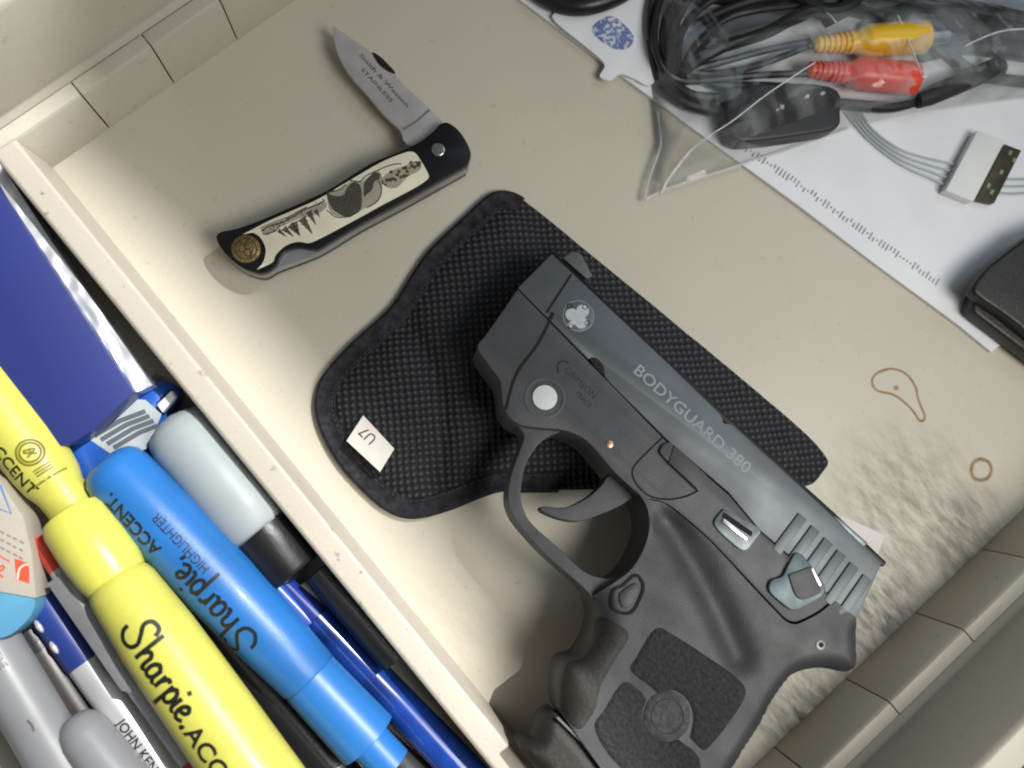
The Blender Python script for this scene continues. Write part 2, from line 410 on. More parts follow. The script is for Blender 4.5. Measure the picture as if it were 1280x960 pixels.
# bound edge: open path along left side and foot
i0 = min(range(len(ho)), key=lambda i: (ho[i]-fh.L(655, 249, 3)).length); i1 = min(range(len(ho)), key=lambda i: (ho[i]-fh.L(700, 612, 3)).length)
cyc = ho[i1:]+ho[:i0+1]
ctr = sum(ho, V((0, 0)))/len(ho)
def inset(path, k):
    out = []
    for i in range(len(path)):
        a, b = path[max(i-1, 0)], path[min(i+1, len(path)-1)]; t = (b-a).normalized(); q = V((-t.y, t.x))
        if not inside(path[i]+q*.5, ho): q = -q
        out.append(path[i]+q*k)
    return out
def bindz(p): return hz(p, path_d(p, ho))
bm = bmesh.new(); rows = []
for k, dz in ((-.7, None), (-.75, 2.2), (.2, 3.1), (1.6, .55), (3.4, .5), (5.0, .42), (5.5, -.2)):
    pth = inset(cyc, k); rows.append([bm.verts.new((p.x, p.y, .1 if dz is None else (dz if k < .5 else bindz(p)+dz))) for p in pth])
for r, s in zip(rows, rows[1:]):
    for i in range(len(r)-1): bm.faces.new((r[i], r[i+1], s[i+1], s[i]))
mk('edge_binding', bm, m_bind, holster)
bm = bmesh.new(); pth = inset(cyc, 4.4); acc = 0
for a, b in zip(pth, pth[1:]):
    L_ = (b-a).length; k = max(1, round(L_/1.6))
    for j in range(k):
        p, q = a+(b-a)*(j+.15)/k, a+(b-a)*(j+.8)/k
        tube_bm([(p.x, p.y, bindz(p)+.42), (*((p+q)/2), bindz(p)+.62), (q.x, q.y, bindz(q)+.42)], .16, 5, bm)
mk('stitching', bm, mat('grey_black_thread', (.06, .06, .075), .7), holster, kind='stuff')
tz = 7.6
tg = fh.P([(454, 519, 1), (493, 561, 1), (475, 590, 1), (433, 551, 1)], tz)
tag_ = prism('paper_tag', [V((p.x, p.y)) for p in tg], tz-.5, tz, mat('off_white_paper', (.74, .69, .64), .7, var=.05, bump=.2), holster, bevel=.1)
tdir = (fh.L(444, 535, tz)-fh.L(484, 575, tz)).normalized(); ta = math.atan2(tdir.y, tdir.x)
p0 = fh.L(472, 548, tz)
mk('lettering', text_bm('U7', 4.4, flat(p0, ta, tz-.01), extr=.05, font_scale=(.95, 1)), m_ink, tag_)

# ------------------------------------------------------------------ pistol
exw = G(1071, 690, 20)-G(660, 330, 20)
mz = G(620, 450, 7)
fp = Fr(mz, exw, (0, .085, 1))
pistol = thing('pistol', 'compact black pistol with a blue-grey sheen on its slide, lying across the holster', 'pistol', fp)
m_slide = mat('blued_steel', (.110, .122, .135), .45, .35, var=.10, vs=70, bump=.06, bs=3000)
m_frame = mat('matte_grey_polymer', (.066, .067, .075), .5, 0, var=.10, vs=120, bump=.22, bs=2600, spec=.5)
m_grip = mat('black_polymer', (.045, .045, .051), .5, 0, var=.15, vs=120, bump=.2, bs=2200, spec=.5)
m_panel = mat('stippled_grip', (.022, .022, .025), .75, 0, var=.25, vs=900, bump=1.0, bs=1100, fine=.2, fs=1500)
m_lever = mat('worn_steel', (.13, .15, .165), .36, .5, var=.15, vs=200)
m_void = mat('dark_recess', (.006, .006, .007), .8)
m_engr = mat('etched_grey', (.27, .29, .31), .6, .2, var=.1)
X = lambda px, py, h=19.0: fp.L(px, py, h)
def PP(pts, h=19.0):
    return [(*fp.L(p[0], p[1], h), *(p[2:3])) for p in pts]
# slide body: lower edge follows the frame line
sl = [(690, 317, 1), (830, 449, 1), (902, 519, 1), (905, 529, 1), (915, 530, 1), (1039, 643, 1), (1103, 704, 1), (1099, 712, 1), (1071, 774, 1), (1040, 748, 1), (986, 694, 1), (950, 663, 1), (911, 616, 1), (833, 549, 1), (811, 527, 1), (757, 472), (753, 456), (744, 449), (735, 449, 1), (647, 360, 1)]
slide = prism('slide', sm(PP(sl)), .8, 19.0, m_slide, pistol, bevel=.5)
# sight rail along the top, set in from the flank
sr = [(690, 313, 1), (908, 519, 1), (1042, 640, 1), (1108, 703, 1), (1104, 709, 1), (1036, 647, 1), (905, 528, 1), (830, 456, 1), (688, 320, 1)]
prism('top_rib', [V((p[0], p[1])) for p in PP(sr, 14)], 4.5, 14.5, mat('black_steel', (.012, .012, .012), .45, .4), pistol, bevel=.6)
# nose line and serration ridges
nl = PP([(714, 343), (683, 391)]); mk('nose_line', stroke_bm(nl, .7, 18.7, 19.06), m_void, pistol)
ax = V((1, 0)); 
for i in range(6):
    a = X(1006+i*16.2, 621+54+i*15.2-33, 19.3); b = X(970+i*16.2, 690+i*16.0, 19.3)
    t0, t1 = V(a)+(V(b)-V(a))*.07, V(b)
    mk('serration_ridge', stroke_bm([t0, t1], 2.95, 18.6, 19.6), m_slide, pistol, bevel=.3)
# sights
fs_ = prism('front_sight', [V(p[:2]) for p in PP([(703, 322), (718, 314), (727, 318), (741, 345), (733, 348)], 12)], 8.5, 12, mat('grey_sight', (.10, .105, .11), .5), pistol, bevel=.3)
prism('rear_sight', [V(p[:2]) for p in PP([(1040, 644), (1052, 650), (1085, 679), (1079, 684)], 15)], 5, 15.2, m_lever, pistol, bevel=.3)
# emblem on the slide
ec = X(723, 395); er = (X(743, 395)-ec).length
em = prism('emblem', circ(ec, er), 18.6, 19.06, m_slide, pistol, bevel=.05)
mk('emblem_ring', stroke_bm(circ(ec, er*.96, 40), .22, 18.9, 19.10, closed=True), m_engr, em)
bm = bmesh.new()
m_emb = mat('silver_emblem', (.48, .50, .52), .45, .3, var=.08, vs=500)
for k in range(3):
    a = R(90+120*k); p = ec+V((math.cos(a), math.sin(a)))*er*.42; prism_bm(circ(p, er*.40, 18), 18.95, 19.14+.01*k, bm)
prism_bm(circ(ec, er*.34, 18), 18.95, 19.19, bm)
prism_bm([ec+V((-.18, -.9))*er, ec+V((.18, -.9))*er, ec+V((.10, 0))*er, ec+V((-.10, 0))*er], 18.95, 19.2, bm)
mk('emblem_monogram', bm, m_emb, em)
bm = bmesh.new()
for px, py in ((712, 383), (734, 404), (731, 384), (713, 408)):
    mk_c = X(px, py); stroke_bm(circ(mk_c, er*.15, 12), .16, 18.95, 19.24, bm, closed=True)
mk('emblem_detail', bm, m_void, em)
# slide lettering
a, b = X(792, 462), X(934, 590); d = b-a; ang = math.atan2(d.y, d.x)
bmx = text_bm('BODYGUARD 380', 4.6, flat(a+V((d.y, -d.x)).normalized()*.7, ang, 18.99), extr=.05, bold=.012)
xs = [v.co.x for v in bmx.verts]; sx = (d.length)/(max((V((v.co.x, v.co.y))-a).dot(d.normalized()) for v in bmx.verts))
dn = d.normalized()
for v in bmx.verts:
    q = V((v.co.x, v.co.y))-a; t = q.dot(dn); q2 = q+dn*t*(sx-1); v.co.x, v.co.y = (a+q2)
mk('lettering', bmx, m_engr, slide)
# receiver
rc = [(647, 361, 1), (626, 392), (606, 420), (597, 432), (602, 444), (612, 458), (624, 475), (627, 490), (629, 508), (637, 522), (650, 531), (675, 535), (700, 537), (726, 546), (745, 563), (766, 588), (785, 606), (803, 621), (832, 629), (860, 650), (892, 679), (940, 730), (978, 770), (987, 776), (997, 777), (1022, 765), (1042, 749, 1), (986, 695, 1), (950, 664, 1), (911, 618, 1), (833, 551, 1), (811, 529, 1), (756, 472, 1), (735, 451, 1)]
rec = prism('receiver', sm(PP(rc, 19.4)), .6, 19.4, m_frame, pistol, bevel=.55)
mk('panel_line', stroke_bm(sm(PP([(692, 391), (672, 430), (645, 468), (632, 512)], 19.4), 5, False), .9, 18.8, 19.46), m_void, rec)
mk('panel_line', stroke_bm(sm(PP([(829, 546), (808, 566), (791, 586), (795, 604), (812, 620), (836, 624), (858, 620), (873, 613)], 19.4), 5, False), .55, 18.8, 19.44), m_void, rec)
# laser button, ring
c = X(681, 497, 19.5); r = (X(696.5, 497, 19.5)-c).length
mk('button_ring', stroke_bm(circ(c, r*1.55, 36), r*.28, 19.2, 19.55, closed=True), m_frame, rec, bevel=.08)
prism('laser_button', circ(c, r, 32), 19.0, 19.9, mat('light_grey_button', (.62, .64, .66), .5, var=.03), pistol, bevel=.15)
# engraved maker lines on the receiver
eng = mat('engraved_shadow', (.018, .018, .02), .7)
a = X(706, 461, 19.4); b = X(757, 512, 19.4); d = b-a; ang = math.atan2(d.y, d.x)
mk('engraving', text_bm('CRIMSON', 2.6, flat(a+V((d.y, -d.x)).normalized()*.5, ang, 19.38), extr=.045), eng, rec)
mk('engraving', text_bm('TRACE', 1.9, flat(a+d*.42+V((d.y, -d.x)).normalized()*3.0, ang, 19.38), extr=.045), eng, rec)
mk('engraving', stroke_bm(sm([(c0.x, c0.y) for c0 in (X(698, 466, 19.4), X(697, 456, 19.4), X(704, 451, 19.4), X(711, 454, 19.4))], 5, False), .6, 19.2, 19.43), eng, rec)
# pins
def pin(px, py, rpx, m, z=19.9):
    c = X(px, py, z); r = (X(px+rpx, py, z)-c).length; return prism('pin', circ(c, r, 16), z-.8, z, m, pistol, bevel=.08)
pin(762, 555, 4.5, mat('copper_pin', (.55, .30, .20), .3, .9), 19.6)
prism('notch', sm([V(p[:2]) for p in PP([(738, 450), (744, 447), (752, 454), (756, 468), (750, 465)], 19.44)]), 18.5, 19.44, m_void, pistol)
# grip with rounded straps and thumb scoop
GZ = 19.6
gp = [(794, 611, 1), (812, 624), (832, 630), (860, 652), (892, 681), (940, 733), (978, 773), (987, 779), (997, 780), (1022, 768), (1044, 751, 1), (1071, 774, 1), (1078, 799), (1080, 828), (1071, 843), (1034, 838), (1000, 847), (977, 874), (959, 907), (925, 962), (893, 1015, 1), (830, 1075, 1), (765, 980, 1), (703, 893, 1), (700, 868), (703, 842), (710, 828), (728, 822), (741, 803), (748, 782), (749, 768), (744, 748), (756, 736), (770, 727), (789, 712), (804, 688), (812, 660), (808, 632)]
go = sm(PP(gp, GZ)); 
soft = sm([V(p[:2]) for p in PP([(1079, 790), (1080, 828), (1071, 843), (1034, 838), (1000, 847), (977, 874), (959, 907), (925, 962), (893, 1015)], GZ)], 5, False)
soft2 = sm([V(p[:2]) for p in PP([(703, 893), (700, 868), (703, 842), (710, 828), (728, 822), (741, 803), (748, 782), (749, 768), (744, 748)], GZ)], 5, False)
loop = sm([V(p[:2]) for p in PP([(744, 748), (756, 736), (770, 727), (789, 712), (804, 688), (812, 660), (808, 632), (794, 611)], GZ)], 5, False)
scoop = [X(838, 655, GZ), X(875, 715, GZ), X(905, 775, GZ), X(925, 820, GZ)]
def gz(p, d):
    ds = path_d(p, soft, False); d2 = path_d(p, soft2, False); k = 0
    t = min(ds/5.5, 1); k += 5.5*(1-math.sqrt(max(0, 1-(1-t)**2)))
    t = min(d2/6.5, 1); k += 4.5*(1-math.sqrt(max(0, 1-(1-t)**2)))
    s = path_d(p, scoop, False)
    k += 2.1*math.exp(-(s/4.2)**2)*min(1, d/2.2)
    return GZ-k
grip = mk('grip', drape_bm(go, gz, -.3, 1.1), m_grip, pistol)
def gpanel(name, pts, m, h):
    o = sm([V(p[:2]) if len(p) < 3 else p for p in PP(pts, GZ)]); 
    return mk(name, drape_bm(o, lambda p, d: gz(p, 9)+min(h, d*1.2), lambda co: gz(V((co.x, co.y)), 9)-.6, 1.0), m, grip)
gpanel('grip_panel', [(819, 786), (842, 794), (880, 818), (921, 847), (932, 868), (910, 905), (884, 936), (876, 936), (862, 922, 1), (866, 897), (860, 876), (842, 863), (822, 867, 1), (810, 856), (788, 838), (795, 822)], m_panel, .35)
gpanel('grip_panel', [(779, 853), (801, 864, 1), (808, 874, 1), (803, 893), (812, 914), (832, 927), (848, 924, 1), (874, 948), (870, 985), (835, 1010), (768, 952), (743, 910), (755, 888)], m_panel, .35)
cc = X(833.5, 895, GZ); rr = (X(863, 895, GZ)-cc).length
mk('grip_roundel', drape_bm(circ(cc, rr, 32), lambda p, d: gz(p, 9)+min(.3, d*.6), lambda co: gz(V((co.x, co.y)), 9)-.6, 1.2), mat('grip_roundel_polymer', (.045, .045, .052), .6, 0, var=.25, vs=500, bump=.7, bs=900), grip)
for off in (.68,):
    mk('roundel_ring', stroke_bm(circ(cc, rr*off, 30), .22, lambda p: gz(p, 9)-.2, lambda p: gz(p, 9)+.38, closed=True), m_panel, grip)
pin(1026, 806, 6, mat('pin_rim', (.13, .14, .13), .4, .6), gz(X(1026, 806, GZ), 9)+.22)
c0 = X(1026, 806, GZ); prism('pin_hole', circ(c0, .7, 14), 17, gz(c0, 9)+.26, m_void, pistol)
# front strap panel and magazine base
m_rub = mat('brown_black_rubber', (.022, .018, .015), .6, var=.2, bump=.4)
fsb = mk('front_strap', drape_bm(sm(PP([(749, 772), (768, 778), (784, 792), (775, 812), (752, 850), (740, 890), (722, 910), (704, 892), (701, 868), (705, 842), (712, 829), (730, 822), (743, 803)], 18)), lambda p, d: gz(p, 9)+.05+min(.35, .35*d)+.10*math.sin(p.y*.75), lambda co: gz(V((co.x, co.y)), 9)-1.5, 1.0), m_rub, grip)
mgo = [(696, 893, 1), (712, 905), (735, 930), (762, 966), (790, 1008, 1), (740, 1040, 1), (651, 939), (660, 932), (672, 926), (682, 902)]
mk('magazine_base', drape_bm(sm(PP(mgo, 18)), lambda p, d: 18.6-3.0*(1-min(d/4, 1))**2-.4, 1.0, 1.0), m_rub, pistol)
mk('seam_edge', stroke_bm([V(p[:2]) for p in PP([(697, 897), (728, 928), (752, 960), (775, 995)], 19)], .55, 17.6, 18.75), mat('bright_edge', (.14, .14, .14), .45, .2), pistol)
# trigger guard and trigger
tgd = [(645, 530, 1), (655, 545), (648, 568), (639, 594), (635, 620), (639, 640), (650, 658), (683, 694), (723, 729), (741, 748), (748, 766), (749, 782, 1), (775, 786, 1), (804, 730, 1), (790, 713, 1), (775, 721), (757, 723), (730, 714), (695, 682), (670, 660), (657, 643), (651, 620), (656, 585), (668, 562), (682, 548), (702, 539, 1)]
mk('trigger_guard', prism_bm(sm(PP(tgd, 16)), 4, 16, None), m_frame, pistol, 1.1, seg=3)
trg = [(757, 598, 1), (768, 588, 1), (800, 615, 1), (792, 622), (774, 633), (754, 642), (724, 652), (697, 648), (677, 639), (676, 634), (682, 633), (707, 634), (734, 622), (752, 606)]
mk('trigger', prism_bm(sm(PP(trg, 13)), 7, 13, None), m_frame, pistol, 1.0, seg=3)
# levers and buttons
td = [(838, 552, 1), (884, 594, 1), (873, 614, 1), (826, 567), (829, 556)]
prism('takedown_lever', sm(PP(td, 20.6)), 19, 20.6, m_frame, pistol, bevel=.35)
prism('takedown_lever_pad', sm(PP([(843, 556, 1), (884, 594, 1), (873, 612, 1), (836, 578, 1)], 21)), 20.5, 21.0, mat('lever_pad', (.052, .05, .05), .5), pistol, bevel=.25)
mk('slide_stop', prism_bm(sm(PP([(905, 636, 1), (950, 661), (944, 675), (934, 687), (924, 686), (902, 667), (893, 655), (896, 646)], 20.2)), 19, 20.2, None), m_lever, pistol, .3)
prism('slide_stop_slot', [V(p[:2]) for p in PP([(905, 640), (941, 665), (939, 671), (902, 646)], 20.3)], 19.8, 20.26, m_void, pistol)
mk('slide_stop_ridge', stroke_bm([V(p[:2]) for p in PP([(903, 650), (934, 674)], 20.6)], 1.2, 20, 20.9), m_steel, pistol, .3)
sf = [(994, 692), (1004, 694), (1029, 727), (1031, 742), (1012, 755), (992, 763), (976, 753), (962, 739), (964, 726), (978, 720), (985, 707)]
mk('safety_lever', prism_bm(sm(PP(sf, 20.6)), 19, 20.6, None), mat('blue_worn_steel', (.09, .125, .14), .4, .3, var=.2, vs=150), pistol, .5)
mk('safety_lever_pad', prism_bm(sm(PP([(986, 718, 1), (1014, 708, 1), (1027, 737), (1022, 743), (1004, 750), (994, 742)], 21.2)), 20.4, 21.2, None), m_frame, pistol, .35)
mk('safety_lever_edge', stroke_bm([V(p[:2]) for p in PP([(1015, 710), (1026, 732)], 21.3)], .8, 20.8, 21.35), m_steel, pistol, .15)
mr = [(767, 738), (778, 732), (794, 719), (803, 728), (803, 740), (791, 764), (776, 766), (766, 758)]
mk('magazine_release_surround', stroke_bm(sm(PP(mr, 19.8)), .8, 15, 19.95, closed=True), m_void, pistol)
mk('magazine_release', prism_bm(sm(PP([(775, 742), (793, 729), (798, 738), (788, 757), (777, 758)], 20)), 14, 20.2, None), m_grip, pistol, .5)

# pale tag under the rear sight
ft = Fr(G(1077, 665), (1, 0, 0))
tgp = thing('paper_slip', 'small pale pinkish paper slip poking out behind the rear of the pistol slide', 'paper slip', ft)
prism('slip', [V(p[:2]) for p in ft.P([(1042, 640), (1107, 669), (1098, 692), (1060, 690)], 1)], .3, .9, mat('pinkish_paper', (.66, .60, .60), .6, var=.05), tgp, bevel=.1)

# ------------------------------------------------------------------ folding knife
fk = Fr(G(430, 270), G(560, 200)-G(300, 310))
knife = thing('folding_knife', 'half open pocket knife with black handle, etched ivory scale and gold medallion', 'knife', fk)
def KP(pts, h): return [(*fk.L(p[0], p[1], h), *(p[2:3])) for p in pts]
m_kb = mat('black_knife_handle', (.012, .012, .014), .3, .2, var=.2, vs=150)
m_blade = mat('satin_blade', (.56, .53, .53), .36, .45, var=.09, vs=160, bump=.10, bs=2500, fine=.05)
m_ivory = mat('ivory_scale', (.80, .74, .58), .35, var=.06, vs=120, coat=.3)
KH = 10.5
kh = [(268, 300), (271, 293), (297, 286), (325, 275), (353, 263), (385, 249), (417, 233), (442, 217), (467, 202), (490, 193), (513, 183), (530, 173), (541, 164), (550, 154, 1), (560, 153), (573, 162), (586, 180), (591, 198), (592, 216, 1), (585, 212, 1), (560, 229), (509, 257), (450, 291), (399, 321, 1), (389, 320, 1), (384, 311), (366, 309), (352, 316), (345, 327), (341, 340), (330, 347), (318, 346), (297, 336), (278, 318)]
kh = [(270, 297), (275, 290), (297, 285), (325, 275), (353, 263), (385, 249), (417, 233), (442, 217), (467, 202), (490, 193), (513, 183), (530, 173), (541, 164), (550, 154, 1), (560, 153), (573, 162), (584, 178), (589, 193), (585, 207, 1), (560, 221), (510, 249), (450, 281), (398, 312, 1), (388, 311, 1), (372, 309), (358, 313), (350, 322), (344, 333), (330, 341), (316, 340), (297, 331), (279, 314)]
prism('handle', sm(KP(kh, KH)), KH-3.0, KH, m_kb, knife, bevel=.6)
kl = sm(KP(kh, KH)); ko = fk.L(430, 255, KH)
kh2 = [p for p in kh if p[:2] not in ((388, 311), (372, 309), (358, 313), (350, 322))]
kl2 = sm(KP([p if p[:2] != (398, 312) else (398, 312) for p in kh2], KH))
prism('spring_liner', [ko+(p-ko)*.999 for p in kl2], 3.6, KH-2.9, mat('steel_liner', (.36, .37, .39), .35, .45, var=.2), knife)
prism('handle', kl2, .8, 3.7, m_kb, knife, bevel=.5)
iv = [(303, 293, 1), (336, 276), (368, 262), (399, 248), (431, 229), (474, 204), (505, 191), (517, 190), (525, 199), (536, 219), (533, 225), (516, 236), (478, 256), (438, 278), (389, 303), (372, 302), (357, 307), (345, 318), (340, 328), (321, 337, 1), (329, 327), (332, 312), (326, 298), (316, 291)]
scale_ = prism('ivory_scale', sm(KP(iv, KH+.4)), KH-.2, KH+.4, m_ivory, knife, bevel=.12)
c = fk.L(307.5, 311, KH+.5); r = (fk.L(326.5, 311, KH+.5)-c).length
m_gold = mat('aged_gold', (.50, .34, .15), .35, .9, var=.3, vs=500, bump=.5, bs=1100)
med = prism('medallion', circ(c, r, 36), KH-.2, KH+.5, m_gold, knife, bevel=.1)
bm = bmesh.new(); m_gd = mat('gold_shadow', (.035, .025, .012), .6, .3)
for f in (.97, .70): stroke_bm(circ(c, r*f, 36), .22, KH+.3, KH+.54, bm, closed=True)
for k in range(3):
    a = R(30+120*k); stroke_bm(circ(c+V((math.cos(a), math.sin(a)))*r*.28, r*.25, 16), .2, KH+.3, KH+.55, bm, closed=True)
for k in range(24):
    a = R(15*k); p = c+V((math.cos(a), math.sin(a)))*r*.83; prism_bm(circ(p, .17, 6), KH+.3, KH+.55, bm)
mk('medallion_relief', bm, m_gd, med)
c = fk.L(548, 187, KH+.3); r = (fk.L(556.5, 187, KH+.3)-c).length
prism('pivot_pin', circ(c, r, 20), KH-.3, KH+.5, m_steel, knife, bevel=.35, seg=3)
bl = [(416, 33), (424, 37), (438, 47), (453, 57), (467, 67), (488, 88), (509, 110), (532, 131), (556, 155, 1), (560, 175, 1), (530, 190, 1), (520, 183), (512, 182), (505, 176), (502, 168, 1), (500, 162, 1), (480, 143), (460, 119), (441, 98), (428, 79), (420, 60)]
blade = mk('blade', prism_bm(sm(KP(bl, 7)), 5.0, 7.0, None), m_blade, knife, .18)
mk('ricasso_line', stroke_bm([V(p[:2]) for p in KP([(503, 162), (520, 152), (537, 137)], 7)], .7, 6.6, 7.04), mat('blade_groove', (.30, .28, .28), .4, .6), blade)
nn = [(465, 66), (473, 69), (485, 80), (494, 91), (486, 90), (473, 80)]
prism('nail_nick', sm([V(p[:2]) for p in KP(nn, 7)]), 6.5, 7.05, m_void, blade)
m_etch = mat('grey_etching', (.13, .115, .12), .6, .2, var=.3, vs=700)
for s, p, q, sz in (('Smith & Wesson', (450, 68), (510, 133), 1.75), ('STAINLESS', (452, 86), (490, 127), 1.7), ('STEEL', (444, 73), (0, 0), 0)):
    if not sz: continue
    a, b = fk.L(*p, 7), fk.L(*q, 7); d = b-a; a = a+V((d.y, -d.x)).normalized()*sz*.3
    bmx = text_bm(s, sz, flat((0, 0), 0, 0), extr=.03, bold=.02); k = d.length/max(v.co.x for v in bmx.verts); an = math.atan2(d.y, d.x); f = flat(a, an, 6.99)
    for v in bmx.verts: v.co = f(v.co.x*k, v.co.y, v.co.z)
    mk('lettering', bmx, m_etch, blade)
# scrimshaw: pines, a ridge line and two resting animals on the ivory
m_scr = mat('scrimshaw_ink', (.055, .05, .04), .6, var=.0)
N_, L_k, b_ = nodes_of(m_scr); tcs = N_.new('ShaderNodeTexCoord'); nz = N_.new('ShaderNodeTexNoise'); nz.inputs['Scale'].default_value = 2000; nz.inputs['Detail'].default_value = 5
L_k.new(tcs.outputs['Object'], nz.inputs['Vector']); rp = N_.new('ShaderNodeMapRange'); rp.inputs['From Min'].default_value = .36; rp.inputs['From Max'].default_value = .60; rp.inputs['To Min'].default_value = .95; rp.inputs['To Max'].default_value = .62
L_k.new(nz.outputs['Fac'], rp.inputs['Value']); L_k.new(rp.outputs['Result'], b_.inputs['Alpha'])
bm = bmesh.new(); ZI = KH+.40
def scr(px, py): return (320+px*240/1280, 180+py*160/853)
def kpp(pts): return [V(p[:2]) for p in KP([scr(*p) for p in pts], ZI)]
for x, y, dx, dy, wd in ((150, 575, 55, 45, 18), (185, 560, 70, 60, 24), (225, 540, 72, 75, 26), (255, 520, 38, 95, 26), (305, 495, 72, 105, 34), (350, 450, 50, 90, 26), (395, 440, 32, 50, 18)):
    n = V((-dy, dx)).normalized()*wd; t = V((dx, dy)); o = V((x, y)); pts = []
    for k in range(4):
        f = k/4; pts.append(tuple(o+t*f+n*(1-f)*1.0)); pts.append(tuple(o+t*(f+.17)+n*(1-f)*.55))
    pts.append(tuple(o+t))
    for k in range(3, -1, -1):
        f = k/4; pts.append(tuple(o+t*(f+.17)-n*(1-f)*.55)); pts.append(tuple(o+t*f-n*(1-f)*1.0))
    prism_bm(kpp(pts), ZI-.1, ZI+.03, bm)
prism_bm(sm(kpp([(470, 330), (520, 345), (580, 340), (610, 290), (650, 255), (690, 270), (705, 330), (700, 430), (660, 470), (600, 485), (540, 455), (500, 420)])), ZI-.1, ZI+.03, bm)
prism_bm(sm(kpp([(720, 270), (750, 225), (790, 190), (825, 200), (820, 235), (790, 250), (775, 300), (745, 330), (720, 350)])), ZI-.1, ZI+.035, bm)
stroke_bm(sm(kpp([(815, 245), (835, 290), (830, 345), (800, 390), (740, 425)]), 5, False), .35, ZI-.1, ZI+.03, bm)
stroke_bm(sm(kpp([(470, 440), (520, 480), (560, 490), (640, 480)]), 5, False), .3, ZI-.1, ZI+.03, bm)
for pts in ([(40, 580), (90, 545), (170, 525), (240, 490), (320, 440), (420, 400), (460, 370)], [(60, 600), (130, 580), (160, 540)], [(200, 500), (280, 450), (340, 420)], [(470, 320), (540, 310), (600, 270)], [(620, 240), (690, 250), (730, 215), (800, 180), (900, 140), (970, 130)]):
    stroke_bm(sm(kpp(pts), 5, False), .34, ZI-.1, ZI+.03, bm)
random.seed(3)
for k in range(36):
    t = k/35; x = 855+235*t+random.uniform(-22, 22); y = 250-120*t+random.uniform(-38, 32)
    prism_bm(circ(kpp([(x, y)])[0], random.uniform(.22, .6), 7), ZI-.1, ZI+.03+.0004*k, bm)
for k in range(26):
    x = random.uniform(40, 460); y = 640-x*.55+random.uniform(-40, 10)
    prism_bm(circ(kpp([(x, y)])[0], random.uniform(.12, .3), 6), ZI-.1, ZI+.028+.0004*k, bm)
mk('scrimshaw', bm, m_scr, scale_)
m_wash = mat('scrimshaw_wash', (.10, .09, .07), .6, var=.4, vs=600, alpha=.36)
bm = bmesh.new(); ZI -= .012
for pts in ([(30, 560), (110, 520), (240, 470), (340, 425), (450, 380), (470, 420), (400, 470), (280, 500), (150, 560), (70, 610)], [(480, 325), (560, 300), (640, 245), (700, 250), (740, 225), (800, 180), (835, 200), (840, 300), (810, 380), (740, 420), (690, 450), (620, 490), (540, 480), (490, 440)], [(840, 230), (900, 180), (980, 150), (1060, 115), (1100, 130), (1090, 175), (1010, 220), (940, 290), (880, 290), (845, 265)]):
    prism_bm(sm(kpp(pts)), ZI-.1, ZI+.03, bm)
mk('scrimshaw_wash', bm, m_wash, scale_)

# ------------------------------------------------------------------ paper, bag and cables at upper right
fe = Fr(G(940, 210), G(1240, 440)-G(650, 0))
env = thing('white_envelope', 'white envelope with a grey mail barcode along its lower edge, under the plastic bag', 'envelope', fe)
m_paper = mat('white_paper', (.78, .79, .82), .55, var=.03, vs=40, bump=.1, bs=700)
eo = [V(p[:2]) for p in fe.P([(640, -8), (700, 37), (800, 112), (900, 185), (1000, 259), (1100, 334), (1200, 408), (1239, 440), (1252, 430), (1420, 300), (1420, -200), (640, -200)], 1.6)]
mk('envelope_sheet', drape_bm(eo, lambda p, d: 1.7+.5*noise.noise(V((p.x*.03, p.y*.03, 0)))+.4*min(1, d/8), .25, 6), m_paper, env)
bm = bmesh.new(); m_bar = mat('grey_print', (.34, .34, .38), .6, var=.2, vs=300)
a, b = fe.L(905, 165, 2.3), fe.L(1172, 352, 2.3); dv = (b-a).normalized(); nv = V((-dv.y, dv.x)); random.seed(11)
def ez(p, d=9): return 1.7+.5*noise.noise(V((p.x*.03, p.y*.03, 0)))+.4
for k in range(65):
    p = a+(b-a)*(k/64); up, dn_ = random.choice(((1.25, 1.25), (1.25, .35), (.35, 1.25), (.35, .35)))
    stroke_bm([p-nv*dn_, p+nv*up], .45, lambda q: ez(q)-.15, lambda q: ez(q)+.06, bm)
mk('mail_barcode', bm, m_bar, env)
# torn flap with blue security print
mk('flap', drape_bm(sm([V(p[:2]) for p in fe.P([(690, 20), (735, 10), (800, -30), (845, 60), (815, 105), (792, 98), (776, 92), (763, 100), (750, 95), (756, 80), (738, 62)], 3.5)]), lambda p, d: 3.4+.5*min(1, d/5)+.4*noise.noise(V((p.x*.1, p.y*.1, 2))), 2.5, 2.5), m_paper, env)
m_blue = mat('blue_security_print', (.16, .22, .48), .6, var=.0)
N_, L_k, b_ = nodes_of(m_blue); tcs = N_.new('ShaderNodeTexCoord'); nz = N_.new('ShaderNodeTexNoise'); nz.inputs['Scale'].default_value = 700; nz.inputs['Detail'].default_value = 2
L_k.new(tcs.outputs['Object'], nz.inputs['Vector']); rp = N_.new('ShaderNodeMapRange'); rp.inputs['From Min'].default_value = .45; rp.inputs['From Max'].default_value = .55; rp.inputs['To Min'].default_value = .85; rp.inputs['To Max'].default_value = .1
L_k.new(nz.outputs['Fac'], rp.inputs['Value']); L_k.new(rp.outputs['Result'], b_.inputs['Alpha'])
mk('security_print', drape_bm(sm([V(p[:2]) for p in fe.P([(740, 38), (756, 22), (772, 24), (792, 46), (782, 62), (762, 58)], 4)]), lambda p, d: 4.25+.35*noise.noise(V((p.x*.1, p.y*.1, 2))), 3.9, 2.5), m_blue, env)

